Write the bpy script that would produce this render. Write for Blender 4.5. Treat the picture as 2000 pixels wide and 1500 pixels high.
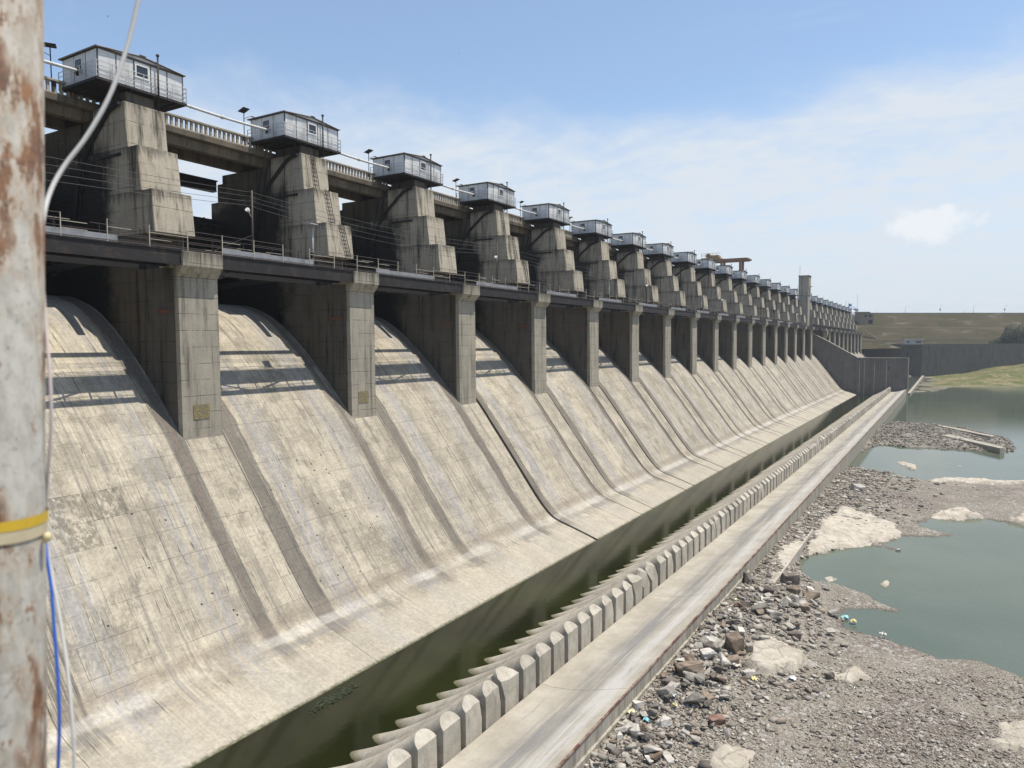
import bpy, bmesh, math, random
import numpy as np
from mathutils import Vector, noise
random.seed(7); rng = np.random.default_rng(7)
R = math.radians
scene = bpy.context.scene
for o in list(bpy.data.objects): bpy.data.objects.remove(o)

# ------------------------------------------------------------------ camera
FPX, YAW, PIT = 1398.6, R(31.379), R(3.2708)
cam = bpy.data.cameras.new('camera'); camo = bpy.data.objects.new('camera', cam)
scene.collection.objects.link(camo); scene.camera = camo
camo.location = (0, 0, 0); camo.rotation_euler = (math.pi/2 - PIT, 0, YAW)
cam.sensor_width = 36; cam.lens = 36*FPX/2000; cam.clip_start = 0.05; cam.clip_end = 9000
cam.dof.use_dof = True; cam.dof.focus_distance = 55; cam.dof.aperture_fstop = 5.6
fw = Vector((-math.sin(YAW)*math.cos(PIT), math.cos(YAW)*math.cos(PIT), -math.sin(PIT)))
rt = Vector((math.cos(YAW), math.sin(YAW), 0)); up = rt.cross(fw)
def ray(x, y): return fw + rt*((x-1000)/FPX) - up*((y-750)/FPX)
def atZ(x, y, Z): d = ray(x, y); return d*(Z/d.z)
def atX(x, y, X): d = ray(x, y); return d*(X/d.x)
def atY(x, y, Y): d = ray(x, y); return d*(Y/d.y)
def atD(x, y, D): return ray(x, y)*D

# ------------------------------------------------------------------ sky, sun, exposure
SUN = Vector((0.29, 0.17, 1.0)).normalized()
world = bpy.data.worlds.new('World'); scene.world = world; world.use_nodes = True
wn, wl = world.node_tree.nodes, world.node_tree.links
wn.clear()
def W_(t, **k):
    n = wn.new(t)
    for a, b in k.items(): setattr(n, a, b)
    return n
sky = W_('ShaderNodeTexSky', sky_type='NISHITA', sun_disc=False, sun_elevation=math.asin(SUN.z),
         sun_rotation=math.atan2(SUN.x, SUN.y), air_density=1.0, dust_density=0.7, ozone_density=1.6, altitude=400)
tc = W_('ShaderNodeTexCoord')
sep = W_('ShaderNodeSeparateXYZ'); wl.new(tc.outputs['Generated'], sep.inputs[0])
def wm(op, a, b=None, c=None, clamp=False):
    n = W_('ShaderNodeMath', operation=op, use_clamp=clamp)
    for i, v in enumerate((a, b, c)):
        if v is None: continue
        if isinstance(v, (int, float)): n.inputs[i].default_value = v
        else: wl.new(v, n.inputs[i])
    return n.outputs[0]
zc = wm('MAXIMUM', sep.outputs[2], 0.0)
den = wm('ADD', zc, 0.16)
cx = wm('DIVIDE', sep.outputs[0], den); cy = wm('DIVIDE', sep.outputs[1], den)
comb = W_('ShaderNodeCombineXYZ'); wl.new(cx, comb.inputs[0]); wl.new(cy, comb.inputs[1])
def wnoise(scale, detail, rough, stretch, rot, off, dist=0.0):
    m = W_('ShaderNodeMapping'); wl.new(comb.outputs[0], m.inputs[0])
    m.inputs['Rotation'].default_value = (0, 0, R(rot)); m.inputs['Scale'].default_value = stretch; m.inputs['Location'].default_value = off
    n = W_('ShaderNodeTexNoise'); wl.new(m.outputs[0], n.inputs['Vector'])
    n.inputs['Scale'].default_value = scale; n.inputs['Detail'].default_value = detail
    n.inputs['Roughness'].default_value = rough; n.inputs['Distortion'].default_value = dist
    return n.outputs['Fac']
def wramp(v, a, b):
    n = W_('ShaderNodeMapRange', interpolation_type='SMOOTHSTEP'); wl.new(v, n.inputs[0])
    n.inputs[1].default_value = a; n.inputs[2].default_value = b; return n.outputs[0]
wisp = wramp(wnoise(2.0, 9, 0.64, (1.0, 1.7, 1), 62, (3.1, 1.7, 0), 0.4), 0.34, 0.72)
fine = wramp(wnoise(8.5, 6, 0.62, (1, 1.4, 1), 70, (0, 0, 0), 0.3), 0.30, 0.75)
edge = wnoise(0.9, 7, 0.60, (1, 1, 1), 20, (1.35, 0.2, 0), 0.3)
elev = wm('ADD', sep.outputs[2], wm('MULTIPLY', wm('SUBTRACT', edge, 0.5), 0.30))
veil = wramp(elev, 0.330, 0.235)                                    # thin cloud sheet below about 16 degrees
veil = wm('MULTIPLY', veil, wm('MULTIPLY_ADD', wisp, 0.45, wm('MULTIPLY_ADD', fine, 0.34, 0.56)), clamp=True)
high = wm('MULTIPLY', wramp(wnoise(1.1, 8, 0.66, (1, 2.4, 1), 50, (5, 2, 0), 0.6), 0.56, 0.78), 0.38)
low = wramp(sep.outputs[2], 0.20, -0.02)
cl = wm('ADD', wm('MULTIPLY', wm('MAXIMUM', veil, high, clamp=True), 0.88), 0.10, clamp=True)
# one small puffy cloud
pd = ray(1812, 442).normalized()
vs = W_('ShaderNodeVectorMath', operation='SUBTRACT'); wl.new(tc.outputs['Generated'], vs.inputs[0]); vs.inputs[1].default_value = pd
mp = W_('ShaderNodeMapping'); wl.new(vs.outputs[0], mp.inputs[0]); mp.inputs['Scale'].default_value = (15, 15, 36)
ln = W_('ShaderNodeVectorMath', operation='LENGTH'); wl.new(mp.outputs[0], ln.inputs[0])
pn = W_('ShaderNodeTexNoise'); wl.new(tc.outputs['Generated'], pn.inputs['Vector']); pn.inputs['Scale'].default_value = 42; pn.inputs['Detail'].default_value = 6
puff = wramp(wm('SUBTRACT', wm('MULTIPLY', pn.outputs['Fac'], 2.0), ln.outputs['Value']), 0.05, 0.55)
mix = W_('ShaderNodeMix', data_type='RGBA'); wl.new(cl, mix.inputs['Factor'])
tint = W_('ShaderNodeMix', data_type='RGBA', blend_type='MULTIPLY'); tint.inputs['Factor'].default_value = 1.0
wl.new(sky.outputs[0], tint.inputs['A']); tint.inputs['B'].default_value = (0.98, 1.0, 0.98, 1)
hz = W_('ShaderNodeMix', data_type='RGBA'); wl.new(wm('MULTIPLY', low, 0.92), hz.inputs['Factor']); wl.new(tint.outputs['Result'], hz.inputs['A']); hz.inputs['B'].default_value = (2.6, 3.0, 3.35, 1)
wl.new(hz.outputs['Result'], mix.inputs['A']); mix.inputs['B'].default_value = (4.0, 4.35, 4.75, 1)
pf_ = W_('ShaderNodeMix', data_type='RGBA'); wl.new(wm('MULTIPLY', puff, 0.7), pf_.inputs['Factor']); wl.new(mix.outputs['Result'], pf_.inputs['A']); pf_.inputs['B'].default_value = (4.95, 5.1, 5.25, 1)
bg = W_('ShaderNodeBackground'); eg = W_('ShaderNodeMix', data_type='RGBA'); wl.new(wramp(sep.outputs[2], -0.004, -0.02), eg.inputs['Factor']); wl.new(pf_.outputs['Result'], eg.inputs['A']); eg.inputs['B'].default_value = (1.0, 0.92, 0.75, 1)   # dry ground below the horizon
wl.new(eg.outputs['Result'], bg.inputs['Color']); bg.inputs['Strength'].default_value = 0.12
wo = W_('ShaderNodeOutputWorld'); wl.new(bg.outputs[0], wo.inputs[0])

sl = bpy.data.lights.new('sun', 'SUN'); sl.energy = 3.85; sl.angle = R(0.5); sl.color = (1.0, 0.93, 0.83)
so = bpy.data.objects.new('sun', sl); scene.collection.objects.link(so)
so.rotation_euler = SUN.to_track_quat('Z', 'Y').to_euler(); so.location = SUN*200
vw = scene.view_settings
vw.view_transform = 'Standard'; vw.look = 'None'; vw.exposure = 0.62; vw.gamma = 1.0; vw.use_curve_mapping = False

# ------------------------------------------------------------------ mesh helpers
COL = scene.collection
class MB:
    """collects vertices and faces for ONE mesh"""
    def __init__(s): s.v, s.f, s.sm = [], [], []
    def add(s, vs, fs, smooth=False):
        b = len(s.v); s.v += [tuple(p) for p in vs]; s.f += [tuple(b+i for i in f) for f in fs]; s.sm += [smooth]*len(fs); return s
    def box(s, x0, x1, y0, y1, z0, z1):
        return s.add([(x0,y0,z0),(x1,y0,z0),(x1,y1,z0),(x0,y1,z0),(x0,y0,z1),(x1,y0,z1),(x1,y1,z1),(x0,y1,z1)],
                     [(0,3,2,1),(4,5,6,7),(0,1,5,4),(1,2,6,5),(2,3,7,6),(3,0,4,7)])
    def prism(s, poly, y0, y1):        # polygon in (x,z) extruded along y
        n = len(poly)
        return s.add([(x,y0,z) for x,z in poly]+[(x,y1,z) for x,z in poly],
                     [tuple(range(n)), tuple(range(2*n-1,n-1,-1))]+[(i,n+i,n+(i+1)%n,(i+1)%n) for i in range(n)])
    def bar(s, a, b, t, t2=None):      # square bar from a to b
        a, b = Vector(a), Vector(b); d = (b-a).normalized()
        u = d.cross(Vector((0,0,1))); u = u.normalized() if u.length > 1e-3 else Vector((1,0,0)); v = d.cross(u)
        u *= t/2; v *= (t2 or t)/2
        vs = [p+q for p in (a, b) for q in (u+v, -u+v, -u-v, u-v)]
        return s.add(vs, [(0,1,2,3),(7,6,5,4)]+[(i,4+i,4+(i+1)%4,(i+1)%4) for i in range(4)])
    def tube(s, pts, r, n=8, caps=True):
        pts = [Vector(p) for p in pts]; rs = r if isinstance(r, (list, tuple)) else [r]*len(pts)
        vs, fs = [], []; pu = None
        for i, p in enumerate(pts):
            d = (pts[min(i+1, len(pts)-1)]-pts[max(i-1, 0)]).normalized()
            if pu is None:
                u = d.cross(Vector((0,0,1)));
                if u.length < 1e-3: u = Vector((1,0,0))
            else: u = pu-d*pu.dot(d)
            u.normalize(); pu = u; v = d.cross(u)
            vs += [p+(u*math.cos(2*math.pi*k/n)+v*math.sin(2*math.pi*k/n))*rs[i] for k in range(n)]
        for i in range(len(pts)-1):
            fs += [(i*n+k, i*n+(k+1)%n, (i+1)*n+(k+1)%n, (i+1)*n+k) for k in range(n)]
        s.add(vs, fs, True)
        if caps:
            b = len(s.v)-len(vs); s.f.append(tuple(b+k for k in range(n))[::-1]); s.f.append(tuple(b+(len(pts)-1)*n+k for k in range(n))); s.sm += [False, False]
        return s
    def grid(s, pts, smooth=True):     # pts[i][j]
        n, m = len(pts), len(pts[0])
        return s.add([p for row in pts for p in row], [(i*m+j,(i+1)*m+j,(i+1)*m+j+1,i*m+j+1) for i in range(n-1) for j in range(m-1)], smooth)
    def mesh(s, name, mat, bevel=0):
        me = bpy.data.meshes.new(name); me.from_pydata(s.v, [], s.f)
        me.polygons.foreach_set('use_smooth', s.sm)
        bm = bmesh.new(); bm.from_mesh(me)
        bmesh.ops.recalc_face_normals(bm, faces=bm.faces)
        if bevel: bmesh.ops.bevel(bm, geom=list(bm.edges), offset=bevel, segments=1, affect='EDGES', clamp_overlap=True)
        bm.to_mesh(me); bm.free()
        me.materials.append(mat); return me
def put(name, me, parent=None, loc=(0,0,0), rz=0.0, scale=None):
    o = bpy.data.objects.new(name, me); COL.objects.link(o); o.location = loc
    if rz: o.rotation_euler = (0, 0, rz)
    if scale: o.scale = scale
    if parent is not None: o.parent = parent
    return o
def empty(name, loc=(0,0,0)):
    return put(name, None, None, loc)
def tag(o, label=None, cat=None, group=None, kind=None):
    if label: o['label'] = label
    if cat: o['category'] = cat
    if group: o['group'] = group
    if kind: o['kind'] = kind
    return o
def copy_tree(o, parent=None, loc=None):
    c = o.copy(); COL.objects.link(c); c.parent = parent
    if loc is not None: c.location = loc
    for ch in o.children: copy_tree(ch, c)
    return c
ORD = ['first','second','third','fourth','fifth','sixth','seventh','eighth','ninth','tenth','eleventh','twelfth','thirteenth','fourteenth','fifteenth',
       'sixteenth','seventeenth','eighteenth','nineteenth','twentieth','twenty-first','twenty-second','twenty-third','twenty-fourth','twenty-fifth',
       'twenty-sixth','twenty-seventh','twenty-eighth','twenty-ninth','thirtieth']

# ------------------------------------------------------------------ material helpers
class NT:
    def __init__(s, name):
        s.m = bpy.data.materials.new(name); s.m.use_nodes = True; s.t = s.m.node_tree; s.t.nodes.clear()
        s.out = s.n('ShaderNodeOutputMaterial'); s.b = s.n('ShaderNodeBsdfPrincipled'); s.t.links.new(s.b.outputs[0], s.out.inputs[0])
        s.pos = s.n('ShaderNodeNewGeometry').outputs['Position']; sp = s.n('ShaderNodeSeparateXYZ'); s.l(s.pos, sp.inputs[0])
        s.x, s.y, s.z = sp.outputs
    def n(s, t, **k):
        n = s.t.nodes.new(t)
        for a, b in k.items(): setattr(n, a, b)
        return n
    def l(s, a, b): s.t.links.new(a, b)
    def set(s, inp, v):
        if isinstance(v, (int, float)): inp.default_value = v
        elif isinstance(v, (tuple, list)): inp.default_value = tuple(v)+(1,) if len(v) == 3 and inp.type == 'RGBA' else v
        else: s.l(v, inp)
    def math(s, op, a, b=None, c=None, clamp=False):
        n = s.n('ShaderNodeMath', operation=op, use_clamp=clamp)
        for i, v in enumerate((a, b, c)):
            if v is not None: s.set(n.inputs[i], v)
        return n.outputs[0]
    def mul(s, a, b): return s.math('MULTIPLY', a, b)
    def add(s, a, b): return s.math('ADD', a, b)
    def ramp(s, v, a, b, lo=0.0, hi=1.0):
        n = s.n('ShaderNodeMapRange', interpolation_type='SMOOTHSTEP'); s.set(n.inputs[0], v)
        for i, q in enumerate((a, b, lo, hi)): n.inputs[1+i].default_value = q
        return n.outputs[0]
    def noise(s, scale, detail=4, rough=0.55, st=(1,1,1), off=(0,0,0), vec=None, dist=0.0, rot=(0,0,0)):
        m = s.n('ShaderNodeMapping'); s.l(vec or s.pos, m.inputs[0]); m.inputs['Scale'].default_value = st; m.inputs['Location'].default_value = off; m.inputs['Rotation'].default_value = rot
        n = s.n('ShaderNodeTexNoise'); s.l(m.outputs[0], n.inputs['Vector'])
        n.inputs['Scale'].default_value = scale; n.inputs['Detail'].default_value = detail; n.inputs['Roughness'].default_value = rough; n.inputs['Distortion'].default_value = dist
        return n.outputs['Fac']
    def voro(s, scale, out='Distance', feature='F1', st=(1,1,1), rnd=1.0):
        m = s.n('ShaderNodeMapping'); s.l(s.pos, m.inputs[0]); m.inputs['Scale'].default_value = st
        n = s.n('ShaderNodeTexVoronoi', feature=feature); s.l(m.outputs[0], n.inputs['Vector']); n.inputs['Scale'].default_value = scale; n.inputs['Randomness'].default_value = rnd
        return n.outputs[out]
    def mix(s, f, a, b, mode='MIX'):
        n = s.n('ShaderNodeMix', data_type='RGBA', blend_type=mode); s.set(n.inputs['Factor'], f); s.set(n.inputs['A'], a); s.set(n.inputs['B'], b); return n.outputs['Result']
    def rnd(s): return s.n('ShaderNodeObjectInfo').outputs['Random']
    def val(s, f, c):      # multiply colour by scalar
        n = s.n('ShaderNodeVectorMath', operation='SCALE'); s.set(n.inputs[0], c); s.set(n.inputs['Scale'], f); return n.outputs[0]
    def bump(s, h, strength=0.4, dist=0.02):
        n = s.n('ShaderNodeBump'); n.inputs['Strength'].default_value = strength; n.inputs['Distance'].default_value = dist; s.l(h, n.inputs['Height']); s.l(n.outputs[0], s.b.inputs['Normal'])
    def done(s, col, rough=0.85, metal=0.0, spec=None):
        col = tuple(c*0.84 for c in col[:3]) if isinstance(col, (tuple, list)) else s.val(0.84, col)
        s.set(s.b.inputs['Base Color'], col); s.set(s.b.inputs['Roughness'], rough); s.b.inputs['Metallic'].default_value = metal
        if spec is not None: s.b.inputs['Specular IOR Level'].default_value = spec
        return s.m
def band(k, v, a, b, w):   # 1 between a and b with soft edges w
    return k.mul(k.ramp(v, a-w, a+w), k.ramp(v, b-w, b+w, 1.0, 0.0))

BW, RW = -18.43, -18.15                   # water levels in the bucket and in the river
SILLX = -12.126                           # downstream edge of the apron
PITCH, PY1, PY2 = 15.0, 27.53, 30.38      # near and far side of pier number 0

def mat_spillway(name, tintv=0.14, lichen=False):
    k = NT(name)
    wob = k.mul(k.math('SUBTRACT', k.noise(0.35, 3), 0.5), 0.7)
    u = k.math('MODULO', k.add(k.add(k.y, 1500.0-PY1+4.0), wob), PITCH)       # pier near side at u=4, far side at 6.85
    flow = k.noise(1.0, 6, 0.70, (0.05, 2.6, 0.05)); flow2 = k.noise(1.0, 5, 0.66, (0.10, 8.0, 0.10), (3, 7, 1)); flow3 = k.noise(1.0, 4, 0.6, (0.22, 20.0, 0.22), (1, 4, 6))
    blot = k.noise(0.55, 7, 0.70); fine = k.noise(5.0, 6, 0.72)
    col = k.mix(k.ramp(blot, 0.34, 0.68), (0.302, 0.270, 0.208), (0.455, 0.412, 0.322))
    col = k.mix(k.mul(k.ramp(flow, 0.50, 0.66), 0.85), col, (0.205, 0.192, 0.168))
    col = k.mix(k.mul(k.ramp(flow2, 0.56, 0.70), 0.55), col, (0.53, 0.500, 0.43))
    col = k.mix(k.mul(k.ramp(flow2, 0.46, 0.34), 0.40), col, (0.20, 0.185, 0.158))
    col = k.mix(k.mul(k.ramp(flow3, 0.60, 0.72), 0.40), col, (0.19, 0.175, 0.15))
    col = k.mix(k.mul(k.ramp(k.noise(0.23, 5, 0.65, (1, 1, 1), (9, 4, 2)), 0.5, 0.64), 0.5), col, (0.49, 0.445, 0.345))
    col = k.mix(k.mul(k.ramp(k.noise(1.0, 6, 0.72, (0.30, 0.42, 0.30), (2, 8, 8)), 0.54, 0.60), 0.55), col, (0.205, 0.186, 0.15))
    # stains that run down from the sides of each pier, broken into many thin lines
    bayn = k.math('FLOOR', k.math('DIVIDE', k.add(k.y, 1500.0-PY1+4.0), PITCH)); wn_ = k.n('ShaderNodeTexWhiteNoise', noise_dimensions='1D'); k.l(bayn, wn_.inputs['W']); ws = k.n('ShaderNodeSeparateColor'); k.l(wn_.outputs['Color'], ws.inputs[0])
    vary = k.math('MULTIPLY_ADD', ws.outputs[0], 0.45, 0.66); vary2 = k.math('MULTIPLY_ADD', ws.outputs[1], 0.45, 0.66)
    col = k.val(k.math('MULTIPLY_ADD', ws.outputs[2], 0.16, 0.92), col)
    lowfade = k.ramp(k.add(k.x, k.mul(k.math('SUBTRACT', flow2, 0.5), 9.0)), -27.6, -33.0)
    lines = k.add(k.mul(k.math('SUBTRACT', flow2, 0.5), 1.5), k.mul(k.math('SUBTRACT', flow3, 0.5), 0.9))
    def stripe(a, b_, w_, vv, lo=0.36, hi=0.72): return k.mul(k.mul(k.ramp(k.add(k.mul(band(k, u, a, b_, w_), vv), lines), lo, hi), band(k, u, a-0.5, b_+0.5, 0.5)), lowfade)
    col = k.mix(k.mul(stripe(2.75, 4.0, 0.5, vary), 0.82), col, (0.118, 0.110, 0.098))
    col = k.mix(k.mul(stripe(3.15, 3.6, 0.22, vary2), 0.60), col, (0.175, 0.145, 0.120))
    col = k.mix(k.mul(stripe(7.0, 8.15, 0.5, vary2), 0.82), col, (0.130, 0.119, 0.102))
    col = k.mix(k.mul(stripe(8.05, 8.35, 0.15, vary), 0.7), col, (0.095, 0.091, 0.085))
    bl = k.mul(band(k, u, 8.9, 10.6, 0.6), k.ramp(flow, 0.38, 0.58)); col = k.mix(k.mul(bl, 0.6), col, (0.335, 0.335, 0.335))
    bl2 = k.mul(band(k, u, 0.3, 2.4, 0.6), k.ramp(flow, 0.38, 0.58)); col = k.mix(k.mul(bl2, 0.6), col, (0.305, 0.303, 0.298))
    # dirt gathered along the lift lines, running a little below them
    sl_ = k.math('MODULO', k.add(k.add(k.z, 100.0), k.mul(k.noise(0.4, 4), 0.25)), 1.42)
    drip = k.mul(k.ramp(sl_, 0.95, 1.40), k.mul(k.ramp(flow3, 0.48, 0.62), k.ramp(k.noise(0.6, 3), 0.45, 0.6))); col = k.mix(k.mul(drip, 0.55), col, (0.17, 0.157, 0.132))
    # dark lichen patches on some panels, dark runs near the crest
    li = k.mul(k.ramp(k.noise(0.9 if lichen else 0.21, 2, 0.5, (1, 1, 1), (4, 1.5, 0)), 0.30 if lichen else 0.60, 0.45 if lichen else 0.70), k.ramp(k.noise(2.6 if lichen else 4.5, 8, 0.75, (0.8, 1.2, 0.8)), 0.44 if lichen else 0.40, 0.53 if lichen else 0.58))
    col = k.mix(k.mul(li, 0.60 if lichen else 0.35), col, (0.105, 0.096, 0.075))
    run = k.mul(k.ramp(k.noise(1.0, 4, 0.7, (0.16, 3.4, 0.16), (1, 2, 3)), 0.60, 0.68), k.ramp(k.z, -7.5, 0.5))
    col = k.mix(k.mul(run, 0.85), col, (0.06, 0.058, 0.052))
    dash = k.mul(k.ramp(k.noise(1.0, 3, 0.6, (0.55, 6.5, 0.55), (1, 9, 3)), 0.66, 0.70), 0.8); col = k.mix(dash, col, (0.085, 0.078, 0.066))
    # pale and grey bands painting a lit ledge and the dark line under it, weed at the water line
    xw = k.add(k.x, k.mul(k.math('SUBTRACT', k.noise(0.5, 3, 0.5, (0.1, 1, 0.1)), 0.5), 0.25))
    part = k.ramp(k.noise(0.22, 3, 0.6, (0.05, 1, 0.05), (0, 2, 0)), 0.30, 0.62, 0.18, 1.0)
    col = k.mix(k.mul(k.mul(band(k, xw, -32.45, -31.85, 0.12), part), 0.50), col, (0.50, 0.487, 0.45))
    col = k.mix(k.mul(k.mul(band(k, xw, -31.7, -31.2, 0.16), part), 0.62), col, (0.20, 0.195, 0.183))
    col = k.mix(k.mul(band(k, xw, -33.2, -32.65, 0.2), 0.45), col, (0.22, 0.185, 0.145))
    col = k.mix(k.mul(k.ramp(k.x, -31.0, -30.2), 0.6), col, k.mix(k.noise(0.9, 7, 0.7, (1, 0.35, 1)), (0.335, 0.308, 0.250), (0.45, 0.418, 0.345)))
    col = k.mix(k.ramp(k.add(k.z, k.mul(fine, 0.12)), BW+0.16, BW+0.05), col, (0.07, 0.075, 0.035))
    br = k.mul(k.ramp(fine, 0.30, 0.70, 0.84, 1.15), k.mul(k.ramp(k.noise(16, 4, 0.7), 0.28, 0.72, 0.93, 1.07), k.ramp(flow3, 0.3, 0.7, 1.06, 0.94)))
    if tintv: br = k.mul(br, k.math('MULTIPLY_ADD', k.rnd(), tintv, 1-tintv*0.5))
    col = k.mix(1.0, k.val(br, col), (1.06, 1.045, 1.03), 'MULTIPLY')
    k.bump(k.add(fine, k.mul(k.noise(22, 3), 0.5)), 0.35, 0.025)
    return k.done(col, 0.9, spec=0.25)

def mat_concrete(name, base=(0.34,0.32,0.275), dark=(0.10,0.095,0.085), streak=0.75, lift=1.25, warm=(0.33,0.265,0.19), amt=0.5, bay_shade=False, drips=()):
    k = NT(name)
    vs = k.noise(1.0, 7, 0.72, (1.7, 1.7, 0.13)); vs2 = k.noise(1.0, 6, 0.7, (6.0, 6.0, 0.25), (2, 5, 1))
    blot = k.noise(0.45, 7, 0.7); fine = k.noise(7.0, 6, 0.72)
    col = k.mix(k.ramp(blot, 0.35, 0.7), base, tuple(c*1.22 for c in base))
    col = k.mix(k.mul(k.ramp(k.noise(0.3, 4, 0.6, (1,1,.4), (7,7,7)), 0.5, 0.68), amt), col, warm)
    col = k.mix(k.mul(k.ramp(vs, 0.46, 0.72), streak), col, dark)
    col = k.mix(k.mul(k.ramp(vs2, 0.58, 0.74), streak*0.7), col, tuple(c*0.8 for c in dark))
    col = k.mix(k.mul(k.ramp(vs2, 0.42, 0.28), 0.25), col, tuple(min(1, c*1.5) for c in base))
    if bay_shade: col = k.mix(k.mul(k.ramp(k.add(k.x, k.mul(k.math('SUBTRACT', blot, 0.5), 5.0)), -47.6, -49.6), k.mul(k.ramp(k.add(k.z, k.mul(blot, 3.0)), 16.0, 13.0), 0.96)), col, (0.010,0.0095,0.009))  # shade of the gate bays put into the colour, near-black towards upstream
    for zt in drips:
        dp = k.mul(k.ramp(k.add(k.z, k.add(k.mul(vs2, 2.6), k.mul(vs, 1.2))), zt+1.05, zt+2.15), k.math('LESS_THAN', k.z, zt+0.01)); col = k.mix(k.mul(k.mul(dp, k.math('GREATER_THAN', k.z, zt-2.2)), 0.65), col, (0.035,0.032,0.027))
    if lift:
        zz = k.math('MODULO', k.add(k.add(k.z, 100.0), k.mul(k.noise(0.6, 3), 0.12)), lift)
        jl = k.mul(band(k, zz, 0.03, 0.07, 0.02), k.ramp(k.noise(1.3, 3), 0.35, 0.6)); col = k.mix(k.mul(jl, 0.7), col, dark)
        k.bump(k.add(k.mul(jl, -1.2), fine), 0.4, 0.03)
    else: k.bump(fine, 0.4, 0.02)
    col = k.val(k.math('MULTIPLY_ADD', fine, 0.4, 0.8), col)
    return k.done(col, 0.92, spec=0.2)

def mat_plain(name, c, rough=0.6, metal=0.0, var=0.25, scale=3.0, st=(1,1,1), dirt=None, dirtamt=0.5, tint=0.0):
    k = NT(name); f = k.noise(scale, 5, 0.6, st)
    col = k.val(k.math('MULTIPLY_ADD', f, var*2, 1-var), c)
    if dirt: col = k.mix(k.mul(k.ramp(k.noise(scale*0.6, 6, 0.68, st, (5, 3, 1)), 0.48, 0.66), dirtamt), col, dirt)
    if tint: col = k.val(k.math('MULTIPLY_ADD', k.rnd(), tint, 1-tint/2), col)
    return k.done(col, rough, metal)

M = {}
M['slope'] = mat_spillway('spillway_concrete', 0.0)
M['panel'] = mat_spillway('spillway_panel_concrete', 0.10)
M['lichen'] = mat_spillway('lichen_panel_concrete', 0.10, True)
M['joint'] = mat_concrete('joint_dirt', (0.15,0.14,0.12), (0.06,0.056,0.05), 0.5, 0)
M['pier'] = mat_concrete('pier_concrete', (0.115,0.105,0.085), (0.020,0.018,0.015), 0.95, 1.3, (0.125,0.09,0.055), bay_shade=True) #, 1.3, (0.20,0.155,0.105))
M['block'] = mat_concrete('block_concrete', (0.44,0.395,0.31), (0.04,0.036,0.03), 1.0, 1.45, (0.42,0.345,0.245), 0.55, bay_shade=True, drips=(9.87, 12.8, 15.8))
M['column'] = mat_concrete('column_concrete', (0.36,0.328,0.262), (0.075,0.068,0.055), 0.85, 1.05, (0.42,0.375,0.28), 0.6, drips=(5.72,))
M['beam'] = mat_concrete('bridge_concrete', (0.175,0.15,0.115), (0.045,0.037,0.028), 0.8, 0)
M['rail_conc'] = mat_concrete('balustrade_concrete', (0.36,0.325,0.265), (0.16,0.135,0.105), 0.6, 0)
M['wall'] = mat_concrete('training_wall_concrete', (0.165,0.155,0.138), (0.075,0.07,0.062), 0.7, 1.6, (0.20,0.17,0.13), 0.3)
M['darkwall'] = mat_concrete('retaining_wall_stone', (0.13,0.122,0.105), (0.035,0.033,0.03), 0.8, 1.5, (0.15,0.125,0.09), 0.6)
M['steel'] = mat_plain('dark_steel', (0.015,0.0135,0.0135), 0.75, 0.0, 0.3, 2.0, dirt=(0.10,0.06,0.04), dirtamt=0.4)
M['gate'] = mat_plain('gate_steel', (0.016,0.015,0.014), 0.85, 0.0, 0.3, 2.0)
M['rust'] = mat_plain('rusty_steel', (0.19,0.075,0.045), 0.85, 0.0, 0.35, 3.0, dirt=(0.10,0.055,0.04), dirtamt=0.6)
k = NT('rusty_edge_angle'); f1 = k.noise(1.3, 6, 0.7); f2 = k.noise(9, 6, 0.7); M['rustedge'] = k.done(k.mix(k.ramp(f1, 0.42, 0.58), k.mix(f2, (0.15,0.058,0.038), (0.09,0.04,0.03)), k.mix(f2, (0.33,0.27,0.21), (0.16,0.11,0.085))), 0.9)
M['railing'] = mat_plain('sunlit_grey_rail', (0.50,0.46,0.37), 0.55, 0.1, 0.2, 4.0, dirt=(0.22,0.15,0.10), dirtamt=0.5)
M['house'] = mat_plain('pale_sheet_wall', (0.74,0.755,0.75), 0.55, 0.0, 0.14, 2.2, (1,1,.3), dirt=(0.40,0.37,0.33), dirtamt=0.55, tint=0.16)
M['toe'] = mat_plain('pale_toe_board', (0.33,0.345,0.36), 0.6, 0.0, 0.25, 2.0, dirt=(0.16,0.15,0.14), dirtamt=0.6)
M['roof'] = mat_plain('weathered_roof_sheet', (0.20,0.19,0.18), 0.7, 0.2, 0.25, 2.5, dirt=(0.15,0.08,0.05), dirtamt=0.5)
M['trim'] = mat_plain('brown_angle_trim', (0.10,0.075,0.065), 0.7, 0.1, 0.25)
M['pipe'] = mat_plain('white_duct_paint', (0.72,0.71,0.68), 0.45, 0.0, 0.1, 2.0, dirt=(0.4,0.38,0.34), dirtamt=0.3)
M['galv'] = mat_plain('galvanised_tube', (0.55,0.56,0.57), 0.5, 0.2, 0.2)
M['wire'] = mat_plain('black_wire', (0.09,0.085,0.085), 0.6)
M['white'] = mat_plain('white_paint', (0.78,0.78,0.76), 0.6, 0, 0.1)
M['blue'] = mat_plain('blue_roof_sheet', (0.13,0.20,0.34), 0.5, 0, 0.15)
M['tan'] = mat_plain('tan_plaster', (0.25,0.205,0.145), 0.9, 0, 0.2, 0.7, dirt=(0.2,0.17,0.13), dirtamt=0.5)
M['orange'] = mat_plain('faded_orange_paint', (0.25,0.15,0.095), 0.6, 0, 0.25, 1.5, dirt=(0.28,0.13,0.07), dirtamt=0.5)
M['yellowsteel'] = mat_plain('faded_yellow_paint', (0.34,0.23,0.11), 0.6, 0, 0.25, 1.5, dirt=(0.3,0.2,0.1), dirtamt=0.5)
M['bark'] = mat_plain('bark', (0.12,0.09,0.065), 0.9)
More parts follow.
